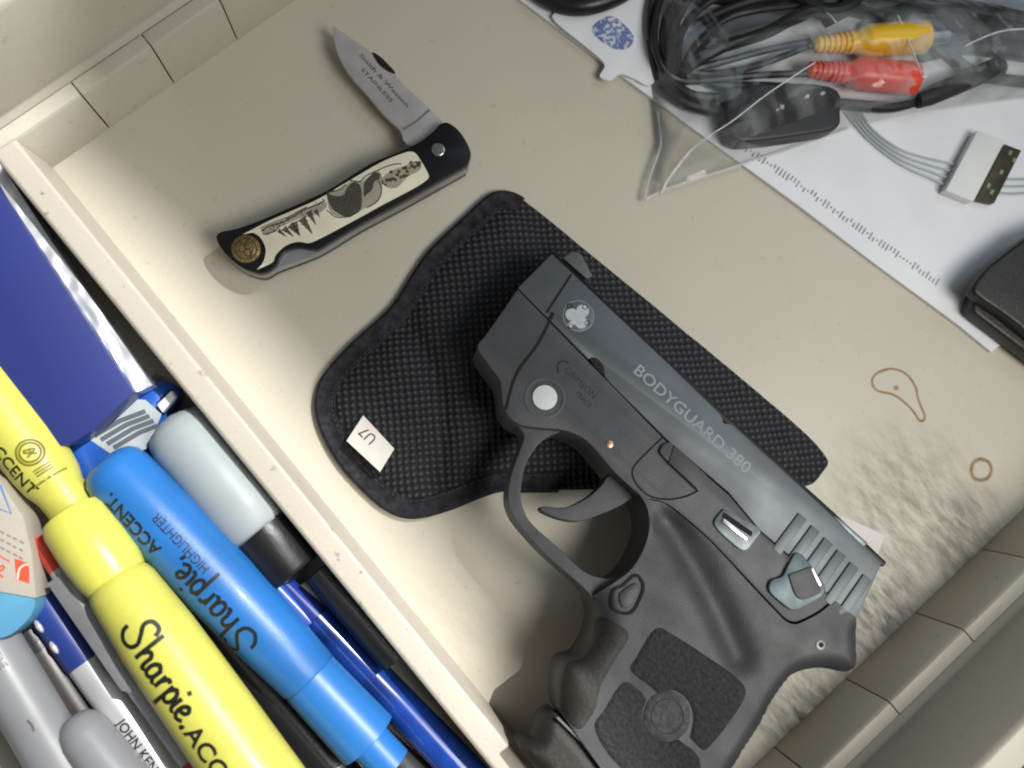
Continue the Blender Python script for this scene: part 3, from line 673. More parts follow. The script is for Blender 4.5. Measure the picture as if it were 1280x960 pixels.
# AV cable
fc = Fr(G(960, 70), (1, 0, 0))
av = thing('cable_bundle', 'coiled black audio video cable with yellow and red plugs inside the clear bag', 'cable')if False else thing('cable_bundle', 'coiled black audio video cable with yellow and red plugs inside the clear bag', 'cable', fc)
m_cab = mat('black_cable', (.016, .016, .018), .42, var=.2, vs=200)
def cable(name, pts, r, m=None, n=9):
    P = []
    for x, y, z in pts: q = fc.L(x, y, z); P.append((q.x, q.y, z))
    return mk(name, tube_bm(sm3(P), r, n), m or m_cab, av)
cable('cable', [(1012, 52, 9), (960, 62, 9), (900, 78, 8), (850, 88, 7), (822, 70, 6), (812, 30, 6), (822, -20, 6), (860, -60, 6)], 1.15)
cable('cable', [(1010, 92, 9), (950, 94, 8), (890, 100, 7), (850, 100, 6), (826, 80, 8), (818, 40, 8), (830, -10, 8), (870, -60, 6)], 1.15)
cable('cable', [(1010, 58, 7), (940, 84, 6), (880, 92, 9), (842, 82, 9), (828, 50, 9), (838, 10, 9), (870, -30, 8)], 1.1)
cable('cable', [(850, 95, 7), (868, 60, 9), (905, 25, 10), (950, 12, 10), (1010, 4, 8), (1060, -20, 8)], 1.2)
cable('cable', [(858, 96, 8), (884, 66, 10), (930, 48, 10), (985, 30, 9), (1020, 10, 9), (1030, -30, 8)], 1.2)
cable('cable', [(846, 92, 9), (852, 40, 11), (884, 4, 11), (930, -14, 11), (1010, -20, 8)], 1.3)
cable('cable', [(840, 90, 7), (842, 40, 8), (862, -4, 8), (900, -40, 8)], 1.4)
cable('cable', [(832, 86, 5), (836, 30, 6), (852, -20, 6)], 1.3)
cable('cable', [(870, 30, 6), (930, 4, 6), (1000, -10, 6)], 1.5)
cable('cable', [(815, 50, 4), (824, 95, 4), (850, 125, 5), (890, 138, 5), (930, 138, 6), (980, 130, 7), (1050, 130, 6), (1110, 134, 6), (1150, 124, 6), (1175, 112, 7)], 1.9)
cable('cable', [(832, 40, 4), (838, 90, 4), (862, 118, 4), (905, 122, 5), (940, 120, 6)], 1.7)
for pts in ([(860, 84, 12), (900, 60, 12), (960, 40, 12), (1010, 14, 11), (1045, 20, 10), (1070, -10, 10)], [(1000, -4, 10), (1030, 14, 11), (1064, 6, 11), (1080, -20, 10)]): cable('cable', pts, 2.0)
def plug(px0, px1, z, col, nm):
    a, b = fc.L(*px0, z), fc.L(*px1, z); d = b-a; f = d.length
    T = Matrix(((d.x/f, -d.y/f, 0, a.x), (d.y/f, d.x/f, 0, a.y), (0, 0, 1, z), (0, 0, 0, 1)))
    m = mat(nm+'_plastic', col, .32, var=.05)
    st = [(0, 1.5)]
    for k in range(7): x = f*.03+f*.045*k; rr = 2.3+.15*k; st += [(x, rr+.35), (x+f*.03, rr+.35), (x+f*.031, rr), (x+f*.044, rr)]
    st += [(f*.37, 3.4), (f*.42, 4.5), (f*.47, 5.2), (f*.93, 5.4), (f*.98, 5.1), (f, 4.0)]
    bm = lathe_bm(st, 32); bmesh.ops.transform(bm, matrix=T, verts=bm.verts); pl = mk(nm, bm, m, av)
    if nm == 'red_plug': return
    bm = lathe_bm([(f*.98, 2.6), (f*1.18, 2.6), (f*1.19, 1.2), (f*1.36, 1.1), (f*1.38, .5)], 18); bmesh.ops.transform(bm, matrix=T, verts=bm.verts); mk('plug_tip', bm, mat('nickel', (.38, .38, .40), .3, .9), pl)
plug((1016, 56), (1158, 46), 10, (.85, .52, .008), 'yellow_plug')
plug((1008, 87), (1146, 99), 9.5, (.78, .06, .018), 'red_plug')
# moulded connector body and jack sleeve
mcb = [V(p[:2]) for p in fc.P([(912, 112), (1000, 104), (1046, 112), (1050, 140), (1046, 160), (1010, 168), (950, 176), (922, 176), (910, 160)], 10)]
mk('moulded_connector', prism_bm(sm(mcb, 3), 2.5, 10.5), mat('matte_black_plastic', (.028, .028, .032), .5), av, 1.2, seg=3)
mk('cable_sleeve', tube_bm(sm3([(*fc.L(1146, 126, 8), 8), (*fc.L(1200, 104, 8), 8), (*fc.L(1250, 82, 8), 8)]), [2.6, 2.8]+[3.2]*11, 14), m_dark, av)
for pts, r_ in (([(880, -8, 5), (960, -4, 5), (1040, 2, 5), (1100, 18, 4)], 3.0), ([(1075, 40, 3.6), (1130, 28, 4), (1200, 36, 4), (1300, 52, 4)], 3.0), ([(1030, 24, 4), (1100, -8, 4), (1180, -14, 5)], 3.0), ([(1165, 48, 4), (1220, 92, 4), (1300, 104, 4)], 2.0), ([(900, 30, 5), (870, 70, 5), (890, 104, 5), (960, 108, 5), (1010, 112, 5)], 1.5), ([(1090, 62, 4), (1150, 50, 4), (1220, 40, 4), (1300, 20, 4)], 2.6)): cable('cable', pts, r_)
# flat cable bundle dark mass behind the coil
cable('cable', [(1040, -10, 5), (1080, 10, 5), (1140, 6, 5), (1220, 14, 5), (1290, 30, 5)], 3.2)
cable('cable', [(1150, 70, 4), (1210, 60, 4), (1290, 70, 4)], 2.4)

# clear zip bag
fz = Fr(G(960, 120), (1, 0, 0))
bag = thing('plastic_bag', 'clear creased plastic bag lying over the cables and the envelope', 'bag', fz)
m_film = bpy.data.materials.new('clear_film'); m_film.use_nodes = True; nt = m_film.node_tree; nt.nodes.clear()
out = nt.nodes.new('ShaderNodeOutputMaterial'); tr = nt.nodes.new('ShaderNodeBsdfTransparent'); tr.inputs[0].default_value = (.955, .96, .965, 1)
gl = nt.nodes.new('ShaderNodeBsdfGlossy'); gl.inputs['Roughness'].default_value = .10
df = nt.nodes.new('ShaderNodeBsdfDiffuse'); df.inputs[0].default_value = (.75, .78, .8, 1)
lw = nt.nodes.new('ShaderNodeLayerWeight'); lw.inputs['Blend'].default_value = .28
m1 = nt.nodes.new('ShaderNodeMixShader'); m2 = nt.nodes.new('ShaderNodeMixShader'); hz_ = nt.nodes.new('ShaderNodeTexNoise'); hz_.inputs['Scale'].default_value = 38; hz_.inputs['Detail'].default_value = 4; hz_.inputs['Distortion'].default_value = 1.2
hr = nt.nodes.new('ShaderNodeMapRange'); hr.inputs['From Min'].default_value = .4; hr.inputs['From Max'].default_value = .72; hr.inputs['To Min'].default_value = .012; hr.inputs['To Max'].default_value = .27
nt.links.new(hz_.outputs['Fac'], hr.inputs['Value']); nt.links.new(hr.outputs['Result'], m1.inputs[0])
nt.links.new(tr.outputs[0], m1.inputs[1]); nt.links.new(df.outputs[0], m1.inputs[2])
nt.links.new(lw.outputs['Fresnel'], m2.inputs[0]); nt.links.new(m1.outputs[0], m2.inputs[1]); nt.links.new(gl.outputs[0], m2.inputs[2]); nt.links.new(m2.outputs[0], out.inputs[0])
tcs = nt.nodes.new('ShaderNodeTexCoord'); nz = nt.nodes.new('ShaderNodeTexNoise'); nz.inputs['Scale'].default_value = 26; nz.inputs['Detail'].default_value = 2; nz.inputs['Distortion'].default_value = 2.5
bp = nt.nodes.new('ShaderNodeBump'); bp.inputs['Strength'].default_value = .7; bp.inputs['Distance'].default_value = .002
nt.links.new(tcs.outputs['Object'], hz_.inputs['Vector']); nt.links.new(tcs.outputs['Object'], nz.inputs['Vector']); nt.links.new(nz.outputs['Fac'], bp.inputs['Height'])
for s in (gl, lw): nt.links.new(bp.outputs[0], s.inputs['Normal'])
zo = [V(p[:2]) for p in fz.P([(806, 250, 1), (833, 236), (905, 213), (980, 188), (1060, 160), (1150, 140), (1230, 128), (1330, 115), (1330, -80), (800, -80), (806, 0), (812, 80), (822, 140), (826, 180), (812, 222)], 3)]
core = [fz.L(*p, 10) for p in ((840, 60), (900, 120), (1000, 80), (1150, 60), (1290, 60))]
fold = [fz.L(*p, 6) for p in ((836, 234), (850, 205), (885, 172), (940, 135), (1003, 92))]
def zz(p, d):
    c = path_d(p, core, False); z = 3.0+12.0*math.exp(-(max(0, c-9)/11)**2)*min(1, d/6)
    z += 3.2*math.exp(-(path_d(p, fold, False)/1.7)**2)*min(1, d/2+.3)
    z += .9*noise.noise(V((p.x*.09, p.y*.09, 5)))*min(1, d/4)+.35*noise.noise(V((p.x*.3, p.y*.3, 8)))*min(1, d/4)
    return max(z, 2.8)
mk('film', drape_bm(zo, zz, None, 1.7), m_film, bag, recalc=True)
m_seal = mat('film_edge', (.75, .77, .78), .25, var=.1, alpha=.35)
mk('sealed_edge', stroke_bm([V(p[:2]) for p in fz.P([(806, 250), (833, 236), (905, 213), (980, 188), (1060, 160)], 3)], .7, 2.5, 3.3), m_seal, bag)
mk('sealed_edge', stroke_bm(sm([V(p[:2]) for p in fz.P([(806, 250), (812, 222), (826, 180), (822, 140)], 3)], 4, False), .6, 2.5, 3.3), m_seal, bag)

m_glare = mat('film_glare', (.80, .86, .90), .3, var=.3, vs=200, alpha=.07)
m_crease_glint = mat('film_crease_glint', (.86, .90, .94), .12, var=.1, vs=300, alpha=.62, bump=.4, bs=500)
def zf_(p): return max(zz(V((p[0], p[1])), 9), 3)
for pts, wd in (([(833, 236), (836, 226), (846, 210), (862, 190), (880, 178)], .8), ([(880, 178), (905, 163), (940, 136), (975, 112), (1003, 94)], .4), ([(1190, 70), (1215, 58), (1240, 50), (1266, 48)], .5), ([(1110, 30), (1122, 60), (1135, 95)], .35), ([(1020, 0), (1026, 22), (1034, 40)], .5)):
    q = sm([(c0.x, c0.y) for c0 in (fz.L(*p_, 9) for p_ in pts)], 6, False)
    mk('crease', stroke_bm(q, wd, lambda p_: zf_(p_)-.1, lambda p_: zf_(p_)+.35), m_crease_glint, bag, bevel=.1)  # whitish ridge strip carrying the painted highlight of a fold

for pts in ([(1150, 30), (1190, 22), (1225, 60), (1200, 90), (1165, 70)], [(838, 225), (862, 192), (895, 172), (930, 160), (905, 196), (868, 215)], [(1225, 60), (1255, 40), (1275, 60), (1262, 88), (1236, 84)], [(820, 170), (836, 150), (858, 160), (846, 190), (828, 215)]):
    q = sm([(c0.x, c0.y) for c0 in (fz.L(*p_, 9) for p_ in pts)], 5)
    mk('film_glare_patch', drape_bm(q, lambda p_, d: zf_(p_)+.15+.5*min(1, d/2), None, 1.5), m_glare, bag)  # faint pale sheets standing in for reflections on the film
# dock connector with thin wires
fdk = Fr(G(1230, 210), G(1245, 160)-G(1200, 250))
dock = thing('ribbon_connector', 'small white plug with a dark contact strip and thin white wires on the envelope', 'connector', fdk)
dz_ = 6.0
wb = prism('plug_body', [V(p[:2]) for p in fdk.P([(1222, 163), (1257, 175), (1217, 252), (1182, 238)], dz_)], 2.4, dz_, m_white, dock, bevel=.3)
m_pcb = mat('dark_green_contacts', (.025, .030, .018), .4, .2, var=.5, vs=500, col2=(.08, .05, .02))
cs = prism('contact_strip', [V(p[:2]) for p in fdk.P([(1256, 180), (1277, 188), (1243, 254), (1220, 249)], 5)], 2.5, 5, m_pcb, dock, bevel=.2)
bm = bmesh.new()
for (x, y) in ((1263, 191), (1268, 200), (1240, 240), (1236, 232), (1252, 215)):
    q = fdk.L(x, y, 5.1); prism_bm([q+V((-.8, -.5)), q+V((.8, -.5)), q+V((.8, .5)), q+V((-.8, .5))], 4.8, 5.12, bm)
mk('solder_pads', bm, mat('green_grey_pad', (.20, .30, .22), .4), cs)
m_wire = mat('pale_wire', (.42, .47, .48), .4, var=.05)
for k in range(4):
    o = k*1.0
    pts = [(1070-4*k, 132+3*k), (1090-2*k, 160+4*k), (1125, 186+6*k), (1165, 199+8*k), (1202-5*k, 206+9*k)]
    mk('wire', tube_bm(sm3([(*fdk.L(x, y, 3.4), 3.2 if i else 4) for i, (x, y) in enumerate(pts)]), .36, 6), m_wire, dock)
    pts = [(1240-3*k, 222+8*k), (1262, 224+9*k), (1300, 224+8*k)]
    if k < 3: mk('wire', tube_bm(sm3([(*fdk.L(x, y, 3.4), 3.2) for x, y in pts]), .36, 6), m_wire, dock)

# black case at the right edge
fb = Fr(G(1270, 380), (1, 0, 0))
bx_ = thing('black_case', 'black leathery case with a frayed pale corner at the right edge, on the envelope', 'case', fb)
m_lea = mat('black_leather', (.014, .014, .013), .45, var=.3, vs=300, bump=.3, bs=900, col2=(.022, .020, .014))
bo = [(1217, 362), (1222, 350), (1240, 330), (1290, 292, 1), (1400, 250, 1), (1400, 480, 1), (1300, 428, 1), (1260, 396), (1225, 372)]
mk('case_lid', prism_bm(sm([(*fb.L(p[0], p[1], 14), *p[2:3]) for p in bo], 4), 9, 14), m_lea, bx_, 1.2, seg=3)
bo2 = [(1212, 386), (1216, 368), (1236, 342), (1290, 300, 1), (1400, 260, 1), (1400, 530, 1), (1300, 458, 1), (1250, 420), (1216, 394)]
mk('case_base', prism_bm(sm([(*fb.L(p[0], p[1], 7), *p[2:3]) for p in bo2], 4), 2.6, 8.9), m_lea, bx_, 1.2, seg=3)
mk('frayed_corner', drape_bm(sm([V(p[:2]) for p in fb.P([(1224, 356), (1228, 345), (1244, 336), (1250, 338), (1240, 348), (1230, 358)], 13)]), lambda p, d: 13.6+.5*noise.noise(V((p.x, p.y, 1))), 11, .8), mat('frayed_lining', (.66, .60, .52), .8, bump=.5), bx_)
# dark cord end at the top edge
fq = Fr(G(720, 5), (1, 0, 0))
cordo = thing('power_cord', 'black cord end cut by the top edge beside the envelope flap', 'cord', fq)
mk('cord', tube_bm(sm3([(*fq.L(668, -14, 5), 5), (*fq.L(700, 4, 5), 5), (*fq.L(735, 6, 6), 6), (*fq.L(775, -8, 6), 6), (*fq.L(800, -30, 6), 6)]), 3.2, 12), m_black, cordo)

# ------------------------------------------------------------------ pen tray
m_yel = mat('yellow_plastic', (.61, .585, .11), .38, var=.07, vs=45, bump=.10, bs=1200, fine=.04, fs=3000, coat=.1)
m_yel2 = mat('yellow_cap', (.66, .635, .11), .33, var=.02, vs=50, coat=.2)
m_sky = mat('sky_blue_plastic', (.022, .155, .47), .38, var=.10, vs=45, bump=.10, bs=1200, fine=.04, fs=3000, coat=.1)
m_skyc = mat('sky_blue_cap', (.024, .16, .48), .36, var=.04, vs=50, coat=.2)

def brush(strokes, xf, wd, bm):
    """script lettering as thick ribbons; xf maps (x,y,h)"""
    for s in strokes:
        p2 = sm([(x, y) for x, y in s], 6, False); b2 = stroke_bm(p2, wd, 0, .09)
        for v in b2.verts: v.co = xf(v.co.x, v.co.y, v.co.z)
        me = bpy.data.meshes.new('x'); b2.to_mesh(me); b2.free(); bm.from_mesh(me); bpy.data.meshes.remove(me)
# marker script wordmark, unit = x-height 1
SCRIPT = [
 [(1.30, 1.75), (1.05, 2.15), (.45, 2.05), (.30, 1.55), (.75, 1.05), (1.05, .60), (.85, .08), (.30, -.05), (-.15, .30), (-.25, .75)],
 [(1.55, 2.15), (1.60, 1.1), (1.62, 0)], [(1.62, .55), (1.90, 1.0), (2.20, .85), (2.22, .35), (2.32, 0), (2.5, .1)],
 [(3.20, .85), (2.90, 1.02), (2.62, .70), (2.65, .15), (2.95, 0), (3.20, .35), (3.22, .95)], [(3.22, .9), (3.22, .25), (3.38, 0), (3.5, .1)],
 [(3.68, 1.0), (3.70, 0)], [(3.70, .55), (3.92, .98), (4.18, .92)],
 [(4.42, 1.0), (4.44, .2), (4.44, -.95)], [(4.44, .6), (4.70, 1.02), (5.02, .75), (5.0, .2), (4.72, -.02), (4.46, .2)],
 [(5.32, 1.0), (5.32, .2), (5.48, 0), (5.58, .1)], [(5.31, 1.40), (5.34, 1.52), (5.37, 1.64)],
 [(5.74, .48), (6.10, .58), (6.22, .85), (6.0, 1.02), (5.74, .75), (5.74, .25), (6.0, -.02), (6.38, .2)],
 [(6.62, .10), (6.66, -.02), (6.58, -.25)]]

# upper yellow highlighter (barrel end)
p = Pen('highlighter', 'yellow highlighter barrel with printed round emblem, running off the left edge', 'highlighter', (-35, 465), 17, (84, 625), 17, 'highlighters in the pen tray')
st = [(-30, p.r(0, 74)), (0, p.r(0, 74))]+p.st([((30, 555), 78), ((52, 585), 76), ((66, 602), 70), ((76, 614), 60), ((84, 625), 58)]); st += [(st[-1][0]+4, st[-1][1]), (st[-1][0]+4.5, 1)]
mk('barrel', lathe_bm(st), m_yel, p.o); rf = interp(st)
b = mk('lettering', text_bm('ACCENT', 5.0, wrap(p.x(20, 537), rf, -.72), cuts=5, extr=.12, bold=.01, font_scale=(.9, 1)), m_ink, p.o)
m_olive = mat('olive_print', (.20, .17, .02), .5)
xc = p.x(52, 584)
bm = bmesh.new(); f = wrap(0, rf, .25)
for rad in (3.3, 2.5):
    b2 = stroke_bm([(xc-3+rad*math.cos(R(t)), rad*math.sin(R(t))) for t in range(0, 360, 12)], .55, 0, .1, closed=True)
    for v in b2.verts: v.co = f(*v.co)
    me = bpy.data.meshes.new('x'); b2.to_mesh(me); b2.free(); bm.from_mesh(me); bpy.data.meshes.remove(me)
brush([[(xc-4.2, -1.2), (xc-3.2, 1.4), (xc-2.2, -1.2)], [(xc-4, .2), (xc-2.4, .2)], [(xc-3.8, -1.4), (xc-1.8, 1.3)]], f, .5, bm)
for k in range(3): brush([[(xc+1.6+k*.75, -2.2), (xc+1.6+k*.75, 2.4)]], f, .4, bm)
brush([[(xc+4.9, -5), (xc+4.9, 5)]], f, .5, bm)
mk('emblem_print', bm, m_olive, p.o)

# near yellow highlighter
p = Pen('highlighter', 'yellow highlighter with capped end upward and black script lettering, nearest in the tray', 'highlighter', (88, 642), 22, (330, 985), 30, 'highlighters in the pen tray')
st = p.st([((88, 642), 60), ((89.5, 644), 74), ((95, 652), 82), ((118, 684), 86), ((138, 708), 84), ((150, 722), 76)])
st = [(st[0][0]-.8, 1), (st[0][0]-.6, st[0][1]*.8)]+st
capb = mk('cap', lathe_bm(st), m_yel2, p.o)
st2 = p.st([((151, 723), 73), ((153, 726), 79), ((160, 735), 84), ((200, 795), 95), ((260, 880), 100), ((330, 985), 104)]); st2.append((st2[-1][0]+30, st2[-1][1]))
mk('barrel', lathe_bm(st2), m_yel, p.o); rf = interp(st2)
xs0 = p.x(185, 777); h = 4.3
bm = bmesh.new(); f = wrap(xs0, rf, -.30)
brush([[(x*h*.93, (y-.35)*h*.92) for x, y in s] for s in SCRIPT], f, 1.12, bm); mk('script_lettering', bm, m_ink, p.o)
mk('lettering', text_bm('ACCENT', 6.6, wrap(xs0+h*.93*7.0, rf, -.52), cuts=5, extr=.12, bold=.02), m_ink, p.o)

# blue highlighter
p = Pen('highlighter', 'sky blue highlighter with black lettering, lying against the white tube', 'highlighter', (490, 957), 17, (134, 578), 17, 'highlighters in the pen tray')
st = p.st([((492, 959), 40), ((490, 957), 52), ((462, 927), 52)]);
mk('cap_tip', lathe_bm([(st[0][0]-.5, 1)]+st), m_skyc, p.o)
cs_ = p.st([((462, 927), 60), ((460, 925), 80), ((388, 848), 75)]); mk('cap', lathe_bm([(cs_[0][0]-.3, 2)]+cs_+[(cs_[-1][0]+.3, 3)]), m_skyc, p.o)
st2 = p.st([((387, 847), 72), ((383, 843), 76), ((340, 798), 84), ((274, 732), 92), ((200, 650), 90), ((150, 596), 84), ((140, 585), 78), ((135, 579), 66)]); x9, r9 = st2[-1]; st2 += [(x9+.8, r9*.8), (x9+1.2, r9*.4)]
mk('barrel', lathe_bm([(st2[0][0]-.3, 3)]+st2), m_sky, p.o); rf = interp(st2)
h = 4.5; xs0 = p.x(322, 796)
bm = bmesh.new(); f = wrap(xs0, rf, .06)
brush([[(x*h*.93, y*h*.95) for x, y in s] for s in SCRIPT], f, 1.0, bm); mk('script_lettering', bm, m_ink, p.o)
mk('lettering', text_bm('ACCENT.', 5.4, wrap(p.x(212, 683), rf, .26), cuts=5, extr=.12, bold=.02, font_scale=(.86, 1)), m_ink, p.o)
mk('lettering', text_bm('HIGHLIGHTER', 3.6, wrap(p.x(262, 714), rf, -.30), cuts=5, extr=.12, font_scale=(.86, 1)), m_ink, p.o)

# white tube with black cap by the divider
p = Pen('correction_bottle', 'white rounded tube with black cap beside the drawer divider', 'bottle', (214, 527), 11, (345, 684), 12)
st = p.st([((214, 527), 50), ((217, 531), 70), ((222, 537), 82), ((232, 549), 90), ((300, 630), 92), ((322, 657), 88), ((328, 664), 72)]); st = [(st[0][0]-1.2, 2), (st[0][0]-.7, st[0][1]*.6)]+st
mk('tube', lathe_bm(st), mat('cloudy_white_plastic', (.33, .37, .385), .4, var=.04), p.o)
st = p.st([((327, 663), 60), ((328, 664), 82), ((368, 712), 78), ((371, 716), 70)]); mk('cap', lathe_bm([(st[0][0]-.2, 2)]+st+[(st[-1][0]+.2, 2)]), m_black, p.o)
st = p.st([((371, 716), 48), ((402, 752), 40)]); mk('nozzle', lathe_bm(st+[(st[-1][0]+1, 2)]), m_black, p.o)

# dark pens along the divider and between the highlighters
def simple_pen(name, label, A, za, B, zb, parts, group='pens in the tray', cat='pen'):
    p = Pen(name, label, cat, A, za, B, zb, group)
    for nm, lst, m in parts:
        st = p.st(lst); mk(nm, lathe_bm([(st[0][0]-.3, st[0][1]*.35)]+st+[(st[-1][0]+.3, st[-1][1]*.35)], 24), m, p.o)
    return p
m_trb = mat('translucent_blue', (.010, .045, .26), .18, var=.3, vs=80, coat=.4)
m_dblue = mat('deep_blue', (.012, .030, .20), .3, var=.1)
simple_pen('ballpoint_pen', 'translucent dark blue pen squeezed between the blue highlighter and the divider', (350, 725), 8, (600, 985), 8,
           [('barrel', [((395, 772), 40), ((480, 860), 46), ((600, 985), 50)], m_trb), ('clip_end', [((345, 720), 22), ((395, 772), 34)], m_dblue)])
simple_pen('marker_pen', 'thin blue pen tucked along the side of the blue highlighter', (312, 700), 9, (440, 835), 9, [('barrel', [((312, 700), 26), ((440, 835), 24)], mat('mid_blue', (.02, .08, .42), .3))])
simple_pen('ballpoint_pen', 'black pen lying tight under the divider edge past the white tube', (400, 712), 14, (500, 828), 15, [('barrel', [((400, 712), 40), ((440, 758), 46), ((496, 823), 44)], m_black)])
simple_pen('ballpoint_pen', 'slim white pen showing as a pale strip past the black cap', (372, 735), 4, (470, 850), 4, [('barrel', [((372, 735), 30), ((470, 850), 24)], m_white)])
simple_pen('ballpoint_pen', 'black pen in the gap between the yellow and the blue highlighter', (170, 670), 8, (450, 1000), 8, [('barrel', [((170, 670), 44), ((300, 822), 52), ((450, 1000), 52)], m_black)])
simple_pen('ballpoint_pen', 'black pen tip below the cap of the blue highlighter', (470, 925), 5, (560, 1010), 5, [('barrel', [((470, 925), 40), ((560, 1010), 44)], m_dark)])

# grey pen with red end and a long clip
m_grey = mat('grey_plastic', (.36, .36, .39), .35, var=.08, vs=100)
m_red = mat('red_plastic', (.52, .045, .025), .35, var=.1)
p = simple_pen('ballpoint_pen', 'grey pen with a red push button beside the near yellow highlighter', (52, 672), 17, (250, 965), 24,
           [('push_button', [((52, 672), 30), ((78, 710), 32)], m_red), ('barrel', [((78, 710), 32), ((110, 758), 38), ((160, 832), 36), ((240, 950), 30)], m_grey), ('tip_ring', [((240, 950), 33), ((262, 983), 32)], m_red)])
bm = bmesh.new(); x0, x1 = p.x(84, 716), p.x(172, 850)
rr = p.r(x0, 40)
mk('clip', prism_bm([V((x0, -rr*.9)), V((x1, -rr*.8)), V((x1+2, -rr*.4)), V((x1, 0)), V((x0, rr*.1))], rr*.72, rr*.72+1.0), mat('dull_silver', (.42, .42, .44), .3, .6, var=.1), p.o, .3)
mk('lettering', text_bm('MEDIUM POINT', 2.6, wrap(p.x(120, 772), lambda x: rr*1.12, .35), cuts=3, extr=.1, font_scale=(1.15, 1)), mat('grey_print_dark', (.10, .09, .10), .5), p.o)
# blue and silver pen
m_navy = mat('navy_blue_plastic', (.020, .045, .23), .35, var=.1)
m_silv = mat('satin_silver', (.55, .55, .57), .30, .35, var=.06, vs=90)
p = simple_pen('ballpoint_pen', 'silver pen with a navy blue grip section and black printed name', (30, 716), 11, (215, 977), 13,
           [('grip', [((30, 716), 40), ((60, 758), 52), ((104, 820), 52), ((109, 827), 50)], m_navy), ('barrel', [((109, 827), 48), ((150, 885), 48), ((215, 977), 47)], m_silv)])
for (px, py) in ((57, 779), (74, 806)):
    x = p.x(px+14, py-9); rr2 = p.r(x, 52)
    bm = lathe_bm([(-1.9, .1), (-1.4, .6), (0, .85), (1.4, .6), (1.9, .1)], 12)
    ph = -.5; bmesh.ops.transform(bm, matrix=Matrix.Translation((x, rr2*math.sin(ph), rr2*math.cos(ph))), verts=bm.verts); mk('grip_dimple', bm, m_silv, p.o)
rr3 = p.r(p.x(150, 885), 48)
mk('lettering', text_bm('JOHN KEN', 3.5, wrap(p.x(155, 897), lambda x: rr3, -.22), cuts=4, extr=.1, bold=.015, font_scale=(.95, 1)), m_ink, p.o)
# brown-grey cylinder
simple_pen('marker_pen', 'dark brownish grey pen barrel half hidden between the silver pen and a grey marker', (40, 795), 8, (140, 950), 8, [('barrel', [((52, 815), 52), ((140, 950), 54)], mat('brown_grey_plastic', (.035, .028, .025), .4, var=.1)), ('cap', [((36, 790), 50), ((52, 815), 54)], m_black)])
# grey markers
m_mk = mat('marker_grey', (.22, .225, .24), .4, var=.04, vs=60)
p = simple_pen('permanent_marker', 'grey marker with worn dark lettering at the lower left corner', (-24, 786), 16, (95, 985), 16, [('barrel', [((-24, 786), 70), ((50, 910), 72), ((95, 985), 74)], m_mk)], 'grey markers', 'marker')
m_worn = mat('worn_print', (.12, .11, .10), .6)
rf = lambda x: p.r(p.x(20, 860), 71.5)
bm = bmesh.new(); brush([[(x*1.7, y*1.7) for x, y in s] for s in SCRIPT[:5]], wrap(p.x(4, 808), rf, -.42), .4, bm); mk('script_lettering', bm, m_worn, p.o)
mk('lettering', text_bm('FINE', 2.4, wrap(p.x(6, 812), rf, .30), cuts=3, extr=.1, font_scale=(.9, 1.2)), m_worn, p.o)
bm = bmesh.new(); brush([[(0, 0), (1.6, .3), (3.2, 0)]], wrap(p.x(38, 897), rf, .22), .6, bm); mk('worn_mark', bm, m_worn, p.o)
simple_pen('permanent_marker', 'grey marker with rounded end, half under the silver pen at the bottom edge', (90, 897), 18, (185, 1020), 19, [('cap', [((90, 897), 26), ((92, 900), 40), ((97, 907), 54), ((106, 920), 63), ((185, 1020), 76)], m_mk)], 'grey markers', 'marker')

# eraser with paper sleeve
fe2 = Fr(G(10, 700), (0, -1, 0))
er_ = thing('eraser', 'block eraser in cream paper sleeve with red logo, blue rubber end showing', 'eraser', fe2)
EZ = 24
E = lambda pts, h=EZ: [V(p[:2]) for p in fe2.P(pts, h)]
slv = prism('sleeve', E([(-70, 560), (-2, 600), (28, 645), (39, 690), (45, 748), (-70, 728)]), EZ-10, EZ, mat('cream_card', (.42, .385, .335), .6, var=.05, bump=.15), er_, bevel=.3)
prism('rubber', sm([(*fe2.L(x, y, EZ-.6), *c) for x, y, *c in [(-70, 722, 1), (43, 744, 1), (42, 762), (30, 780), (2, 798), (-70, 800, 1)]]), EZ-9.6, EZ-.6, mat('light_blue_rubber', (.09, .29, .47), .6, var=.05), er_, bevel=.5)
m_rprint = mat('red_print', (.72, .09, .04), .55); m_gprint = mat('grey_brown_print', (.30, .22, .17), .6)
bm = prism_bm(E([(18, 698), (36, 704), (37, 730), (20, 724)]), EZ-.1, EZ+.03)
mk('logo', bm, m_rprint, slv)
mk('logo_curve', stroke_bm(sm(E([(22, 724), (24, 712), (31, 706), (36, 706)]), 5, False), .5, EZ-.1, EZ+.05), mat('cream_print', (.66, .60, .50), .6), slv)
bm = bmesh.new()
stroke_bm(E([(-2, 694), (12, 702)]), .4, EZ-.1, EZ+.03, bm)
stroke_bm(sm(E([(-4, 712), (3, 707), (5, 711), (-2, 716), (4, 722)]), 5, False), .55, EZ-.1, EZ+.03, bm)
mk('lettering', bm, m_rprint, slv)
bm = bmesh.new()
random.seed(5)
for y in (664, 674, 684):
    for k in range(4):
        x = 0+k*8; stroke_bm(E([(x, y+k*4), (x+random.uniform(4, 6), y+k*4+3)]), .5, EZ-.1, EZ+.03, bm)
mk('lettering', bm, m_gprint, slv)
mk('sleeve_border', stroke_bm(E([(-20, 628), (14, 642), (0, 606)]), .6, EZ-.1, EZ+.03), mat('blue_print', (.10, .22, .45), .5), slv)

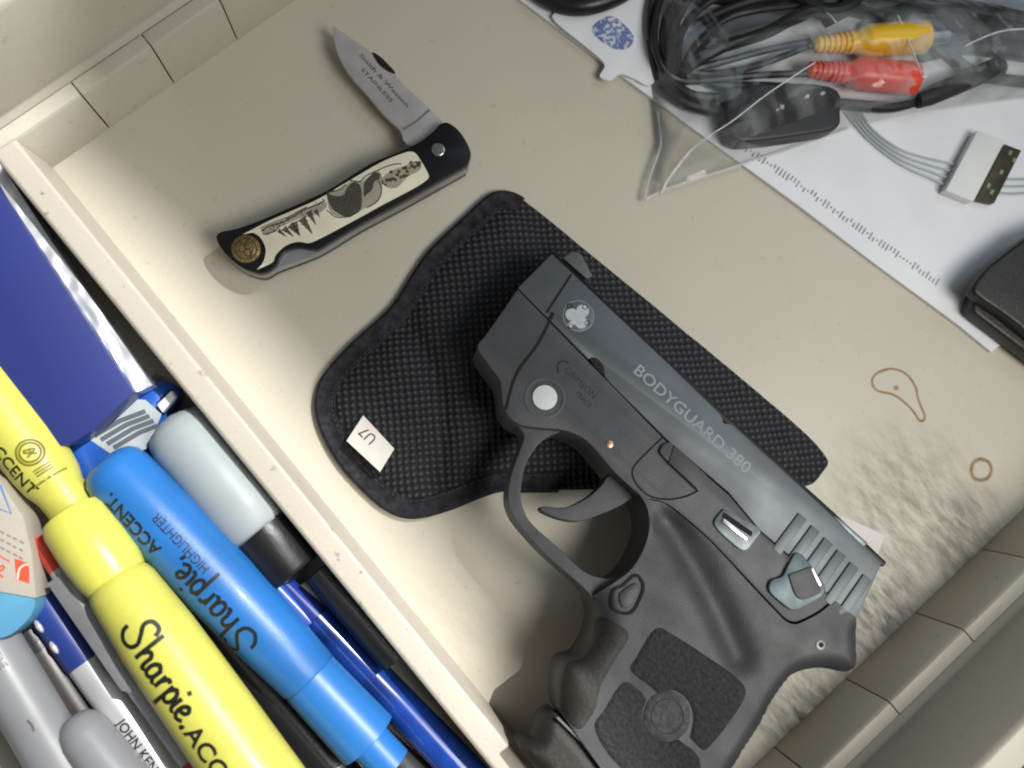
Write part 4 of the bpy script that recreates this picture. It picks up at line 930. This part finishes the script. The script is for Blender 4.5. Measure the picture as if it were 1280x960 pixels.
# purple-blue wrapped pack with foil strip
fpk = Fr(G(60, 420), G(150, 500)-G(0, 280))
pk = thing('wrapped_pack', 'purple blue pack in crinkled clear film with a silver foil side, by the divider', 'pack', fpk)
PZ = 20
m_pur = mat('purple_blue_card', (.022, .034, .18), .42, var=.10, vs=25, coat=.3)
prism('pack_face', [V(p[:2]) for p in fpk.P([(-90, 140), (-20, 200), (0, 238), (168, 490), (120, 535), (95, 552), (70, 560), (-130, 300)], PZ)], 4, PZ, m_pur, pk, bevel=.4)
m_foil = mat('silver_foil', (.70, .72, .76), .30, .6, var=.15, vs=90, bump=.25, bs=60)
fo = [V(p[:2]) for p in fpk.P([(-30, 165), (0, 208), (60, 300), (120, 385), (186, 480), (160, 494), (105, 405), (50, 320), (0, 246), (-30, 200)], PZ-1)]
mk('foil_side', drape_bm(fo, lambda p, d: PZ+.2-.25*max(0, p.y-2)+.45*noise.noise(V((p.x*.22, p.y*.5, 4)))*min(1, d), 8, 1.0), m_foil, pk)
# blue rounded packet with white label
fbp = Fr(G(140, 520), (1, 0, 0))
bp_ = thing('blue_packet', 'rounded blue packet with a white striped label, between the purple pack and the highlighters', 'packet', fbp)
BZ = 12
mk('packet_body', drape_bm(sm([V(p[:2]) for p in fbp.P([(70, 560), (78, 538), (100, 518), (140, 502), (185, 476), (205, 476), (218, 490), (205, 520), (190, 570), (150, 620), (90, 610)], BZ)]), lambda p, d: BZ-4*(1-min(1, d/6))**2, 1, 1.5), mat('bright_blue_plastic', (.02, .10, .45), .3, var=.15), bp_)
lb = prism('label', [V(p[:2]) for p in fbp.P([(98, 540), (128, 520), (172, 499), (182, 500), (202, 518), (185, 560), (150, 575), (128, 560)], BZ)], BZ-.2, BZ+.15, mat('white_label', (.42, .46, .47), .5), bp_)
bm = bmesh.new()
for k in range(4): stroke_bm([V(p[:2]) for p in fbp.P([(118+k*8, 545+k*5), (150+k*8, 526+k*5), (182+k*5, 514+k*6)], BZ+.1)], 1.3, BZ, BZ+.2, bm)
mk('label_stripes', bm, mat('dark_grey_print', (.10, .12, .14), .5), lb)
mk('white_edge', prism_bm([V(p[:2]) for p in fbp.P([(196, 506), (214, 488), (219, 496), (203, 516)], BZ+1)], BZ-2, BZ+1), m_white, bp_, .3)
